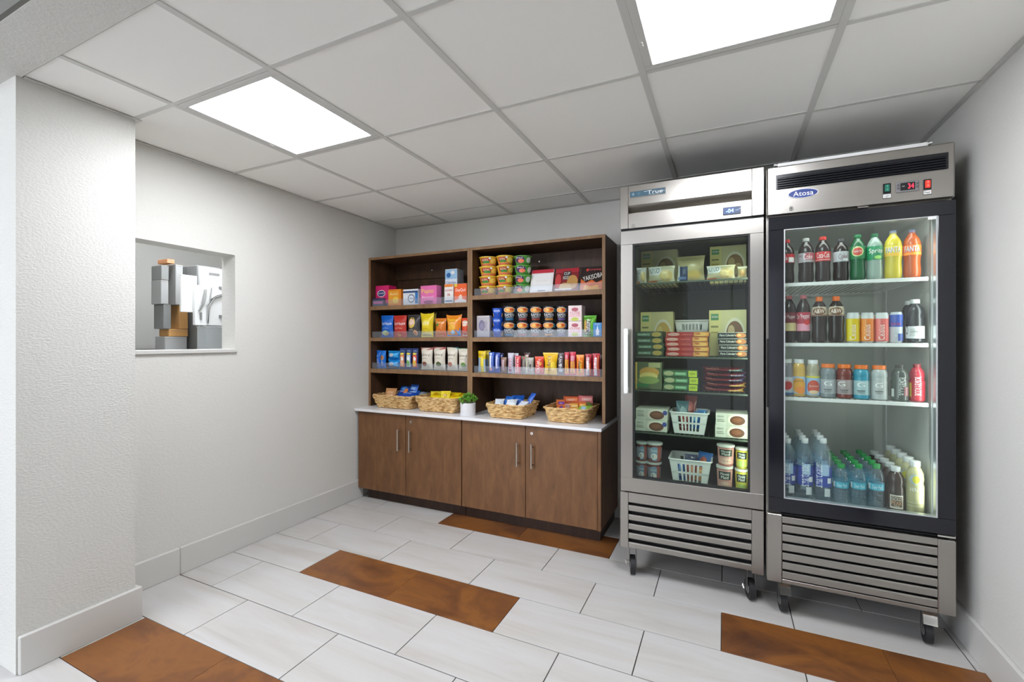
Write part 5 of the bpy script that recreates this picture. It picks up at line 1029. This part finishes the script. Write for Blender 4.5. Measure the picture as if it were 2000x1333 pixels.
drink(SODA, 'soda_bottle', 'yellow pineapple soda bottle with a blue and white name', 1744, 35, 452, z, '#c6b52c', [(.46, .67, '#ecd02e')], [('t', 'FANTA', .06, .585, .62, .12, '#22348a'), ('t', 'FANTA', .03, .592, .62, .11, '#eef0fa'), ('r', -.8, .8, .47, .51, '#f2b83a')], (.925, .40, '#5f6a84', 'cap'), group=G)
drink(SODA, 'soda_bottle', 'orange soda bottle with a blue and white name', 1781, 35, 450, z, '#b0501c', [(.46, .67, '#f07a22')], [('t', 'FANTA', .06, .585, .62, .12, '#22348a'), ('t', 'FANTA', .03, .592, .62, .11, '#eef0fa'), ('r', -.8, .8, .47, .51, '#f8a03a')], (.925, .40, '#5c6480', 'cap'), group=G)
z = shelf2[1] + .001; G = 'drinks on the second cooler shelf'
drink(SODA, 'soda_bottle', 'dark soda bottle with a maroon and cream label at the door frame', 1541, 29, 579, z, COLA, [(.24, .64, '#7a2a34')], [('r', -.95, .95, .25, .42, '#d8c890'), ('t', 'Dr Pepper', .05, .54, .6, .1, '#f0dcdc')], (.925, .46, '#b05a60', 'cap'), group=G)
drink(SODA, 'soda_bottle', 'dark soda bottle with a red and pink label and pink cap', 1569, 28, 578, z, COLA, [(.24, .64, '#b83a4c')], [('r', -.95, .95, .25, .40, '#e8a0b4'), ('t', 'Dr Pepper', 0, .54, .7, .13, '#f8ecec', .12), ('e', .4, .42, .3, .05, '#d8342c')], (.925, .46, '#b8626a', 'cap'), group=G)
RB = [('e', -.0, .68, .6, .08, '#3a2418'), ('e', 0, .68, .52, .065, '#8a5a3a'), ('t', 'A&W', 0, .68, .48, .085, '#f6efe4'), ('r', -.9, .9, .59, .605, '#8a5030')]
drink(SODA, 'soda_bottle', 'root beer bottle with an orange cap, beside the pink label', 1600, 31, 581, z, COLA, [(.58, .78, '#c4b49c')], RB, (.90, .46, '#e8742c', 'cap'), group=G)
drink(SODA, 'soda_bottle', 'root beer bottle with an orange cap, beside the yellow can', 1633, 32, 580, z, COLA, [(.58, .78, '#c4b49c')], RB, (.90, .46, '#ea7030', 'cap'), group=G)
for u, c1, c2, nm, tx in ((1666, '#dcbf14', '#e6d23c', 'yellow', 'Celsius'), (1694, '#e0813a', '#e8974a', 'orange', 'Celsius'), (1722, '#d8625a', '#e07a70', 'coral pink', 'Celsius')):
    drink(CAN, 'drink_can', 'slim %s energy drink can with a silver top' % nm, u, 27, 612, z, '#c9cccb', [(.05, .80, c1)], [('p', [(-.95, .78), (.95, .90), (.95, .78)], c1), ('r', -.6, -.1, .06, .78, c2), ('t', tx, .0, .35, .5, .3, '#f6ece0', PI / 2)], None, group=G)
drink(CAN, 'drink_can', 'slim blue and silver energy drink can', 1750, 26, 611, z, '#c3c8ce', [(.52, .92, '#2a4ea8')], [('p', [(-.9, .52), (.9, .52), (.0, .2)], '#dfe2e4'), ('t', 'Red Bull', 0, .62, .5, .08, '#c8304a'), ('r', .2, .9, .06, .3, '#34509a')], None, group=G)
drink(FLAT_, 'coffee_bottle', 'wide black cold brew bottle with a white label and cap', 1787, 37, 586, z, '#26272a', [], [('r', -.85, .9, .10, .38, '#dddedc'), ('t', 'STOK', -.66, .24, .7, .14, '#2a2a2a', PI / 2), ('r', -.4, .6, .15, .33, '#c9cac8'), ('t', 'cold brew', .1, .26, .4, .05, '#6a6a6a')], (.905, .52, '#d6d8d6', 'cap'), group=G)
drink(FLAT_, 'coffee_bottle', 'second black cold brew bottle just behind the wide one', 1775, 30, 589, z, '#26272a', [], [], (.905, .55, '#c8cac8', 'cap'), y=CYF + .085, group=G)
z = shelf2[2] + .001; G = 'drinks on the third cooler shelf'
FR = lambda c: [('e', .0, .30, .6, .13, c), ('r', -.9, .9, .05, .10, '#3f74a8'), ('t', 'Minute', 0, .48, .5, .06, W), ('t', 'Maid', 0, .42, .4, .06, W)]
drink(JUICE, 'juice_bottle', 'fruit punch bottle with a white cap, cut off by the door frame', 1537, 26, 702, z, '#8f8c94', [(.05, .52, '#c8d0dc')], FR('#c83a3a'), (.89, .74, '#e6e8e8', 'cap'), group=G)
drink(JUICE, 'juice_bottle', 'orange juice bottle with a white cap', 1560, 27, 702.5, z, '#d8b05a', [(.08, .54, '#a8c0d4')], [('e', .0, .30, .75, .2, '#e8a83c'), ('t', 'Juice', 0, .42, .5, .08, '#7a4a10'), ('e', .2, .18, .5, .1, '#ee8f34')], (.89, .74, '#e8eaea', 'cap'), group=G)
drink(JUICE, 'juice_bottle', 'apple juice bottle with a white cap and red fruit label', 1587.5, 27, 704, z, '#a8a28a', [(.06, .52, '#9cc0e0'), (.52, .57, '#d8cc3a')], [('e', .1, .27, .7, .19, '#c8503a'), ('t', 'Juice', .1, .30, .5, .07, '#f0dcc8'), ('e', .1, .14, .5, .05, '#e6c8a0')], (.89, .74, '#e8eaea', 'cap'), group=G)
for u, vt, c1, lab_, nm in ((1617, 711.5, '#7d868a', '#a8adb0', 'clear grey'), (1649, 712.5, '#7a3a34', '#a89a9a', 'dark red'), (1682, 714, '#3f96b0', '#a8c4c8', 'bright blue'), (1717, 714.5, '#b4bab8', '#b8bcba', 'frosty white')):
    drink(GAT, 'sports_bottle', '%s sports drink bottle with a wide orange cap' % nm, u, 33, vt, z, c1, [(.13, .55, lab_)], [('t', 'G', .0 if u != 1649 else -.25, .43, .34, .14, W), ('r', -.35, .35, .24, .27, '#6a6e70'), ('t', 'ZERO', 0, .20, .3, .05, '#5a5e60')], (.885, .80, '#ee7a2a', 'cap'), group=G)
drink(FLAT_, 'sports_bottle', 'black and clear sports drink bottle with upright white lettering', 1757, 34, 714, z, '#4c534e', [], [('t', 'BODYARMOR', .25, .42, .5, .3, '#e4e8e4', PI / 2), ('r', -.75, -.45, .12, .34, '#c8ccc8'), ('r', .35, .8, .15, .4, '#8a5a5e'), ('r', -.1, -.06, .1, .8, '#aab4ae')], (.905, .5, '#3a3c3c', 'cap'), group=G)
drink(FLAT_, 'sports_bottle', 'red sports drink bottle with a yellow side stripe', 1791, 31, 712, z, '#a83440', [(.05, .55, '#b8303c')], [('r', -.9, -.5, .12, .5, '#d8b84a'), ('t', 'BODYARMOR', .1, .42, .5, .3, '#f0dce0', PI / 2), ('p', [(-.6, .84), (.6, .86), (0, .70)], '#d8403c')], (.905, .5, '#8a3a40', 'cap'), group=G)
# bottom: rows of bottles, one column behind the other
z = .5255
def column(first, n, dy, labf, dx=0.0):
    for k in range(1, n):
        c = copy_tree(first); c.location.y += dy * k; c.location.x += dx * k; c['label'] = labf(k); c.rotation_euler.z += random.uniform(-.5, .5)
ORD = ['front', 'second', 'third', 'fourth', 'fifth']
SMD = lambda v: [('r', -.9, .9, .28, .58, '#3a4fa8'), ('r', -.2, .5, .45, .62, '#a8c4e0'), ('t', 'smartwater', -.1 + v, .45, .36, .34, '#eef4fa', PI / 2), ('r', .35, .7, .34, .42, '#e6eaee'), ('r', .1, .6, .14, .26, '#d8dee2')]
for u, v, nm in ((1538, .0, 'nearest the door frame'), (1572, .1, 'second from the frame'), (1608, -.3, 'beside the green-capped ones')):
    lf = lambda k, nm=nm: 'tall blue-labelled water bottle, %s in the column %s' % (ORD[k], nm)
    f = drink(SMART, 'water_bottle', lf(0), u, 35, 857, z, M['water'], [], SMD(v), (.925, .42, '#dfe2e4', 'cap'), y=2.545, group='tall water bottles at the bottom of the cooler')
    column(f, 4, .080, lf)
for u, nm in ((1643, 'beside the tall bottles'), (1677, 'in the middle'), (1712, 'beside the dark tea')):
    lf = lambda k, nm=nm: 'small green-capped water bottle, %s in the column %s' % (ORD[k], nm)
    f = drink(WAT, 'water_bottle', lf(0), u, 32, 907, z, M['water'], [(.46, .60, '#4fb0c8')], [('t', 'Deer Park', .1, .53, .5, .08, '#dff2f6'), ('r', -.9, -.6, .47, .59, '#d8dfe0')], (.905, .50, '#2f9a4e', 'cap'), y=2.54, group='green-capped water bottles at the bottom of the cooler')
    column(f, 5, .072, lf)
lf = lambda k: 'dark iced tea bottle with a white cap, %s in its column' % ORD[k]
f = drink(FLAT_, 'tea_bottle', lf(0), 1749, 35, 912, z, '#3c2c26', [], [('r', -.45, .65, .13, .42, '#d8d2c4'), ('r', -.35, .55, .17, .39, '#6a5a4a'), ('t', 'GOLD', .1, .34, .4, .07, '#e8e2d4'), ('t', 'PEAK', .1, .25, .4, .08, '#e0b08a'), ('t', 'tea', .1, .19, .2, .03, '#e8e2d4')], (.90, .56, '#dcdedd', 'cap'), y=2.545, group='iced tea bottles at the bottom of the cooler')
column(f, 5, .078, lf)
lf = lambda k: 'pale yellow lemonade bottle with a white cap, %s in its column' % ORD[k]
f = drink(FLAT_, 'lemonade_bottle', lf(0), 1787, 36, 901, z, '#b8b488', [], [('e', .0, .68, .45, .09, '#b0c0c4'), ('e', .1, .68, .3, .07, '#e0d84a'), ('t', 'HINT', .05, .50, .4, .07, '#f2f2ea'), ('r', -.6, .6, .2, .21, '#d8d6b8'), ('r', -.6, .6, .26, .27, '#d8d6b8')], (.90, .60, '#e4e6e4', 'cap'), y=2.54, group='lemonade bottles at the bottom of the cooler')
column(f, 5, .080, lf)
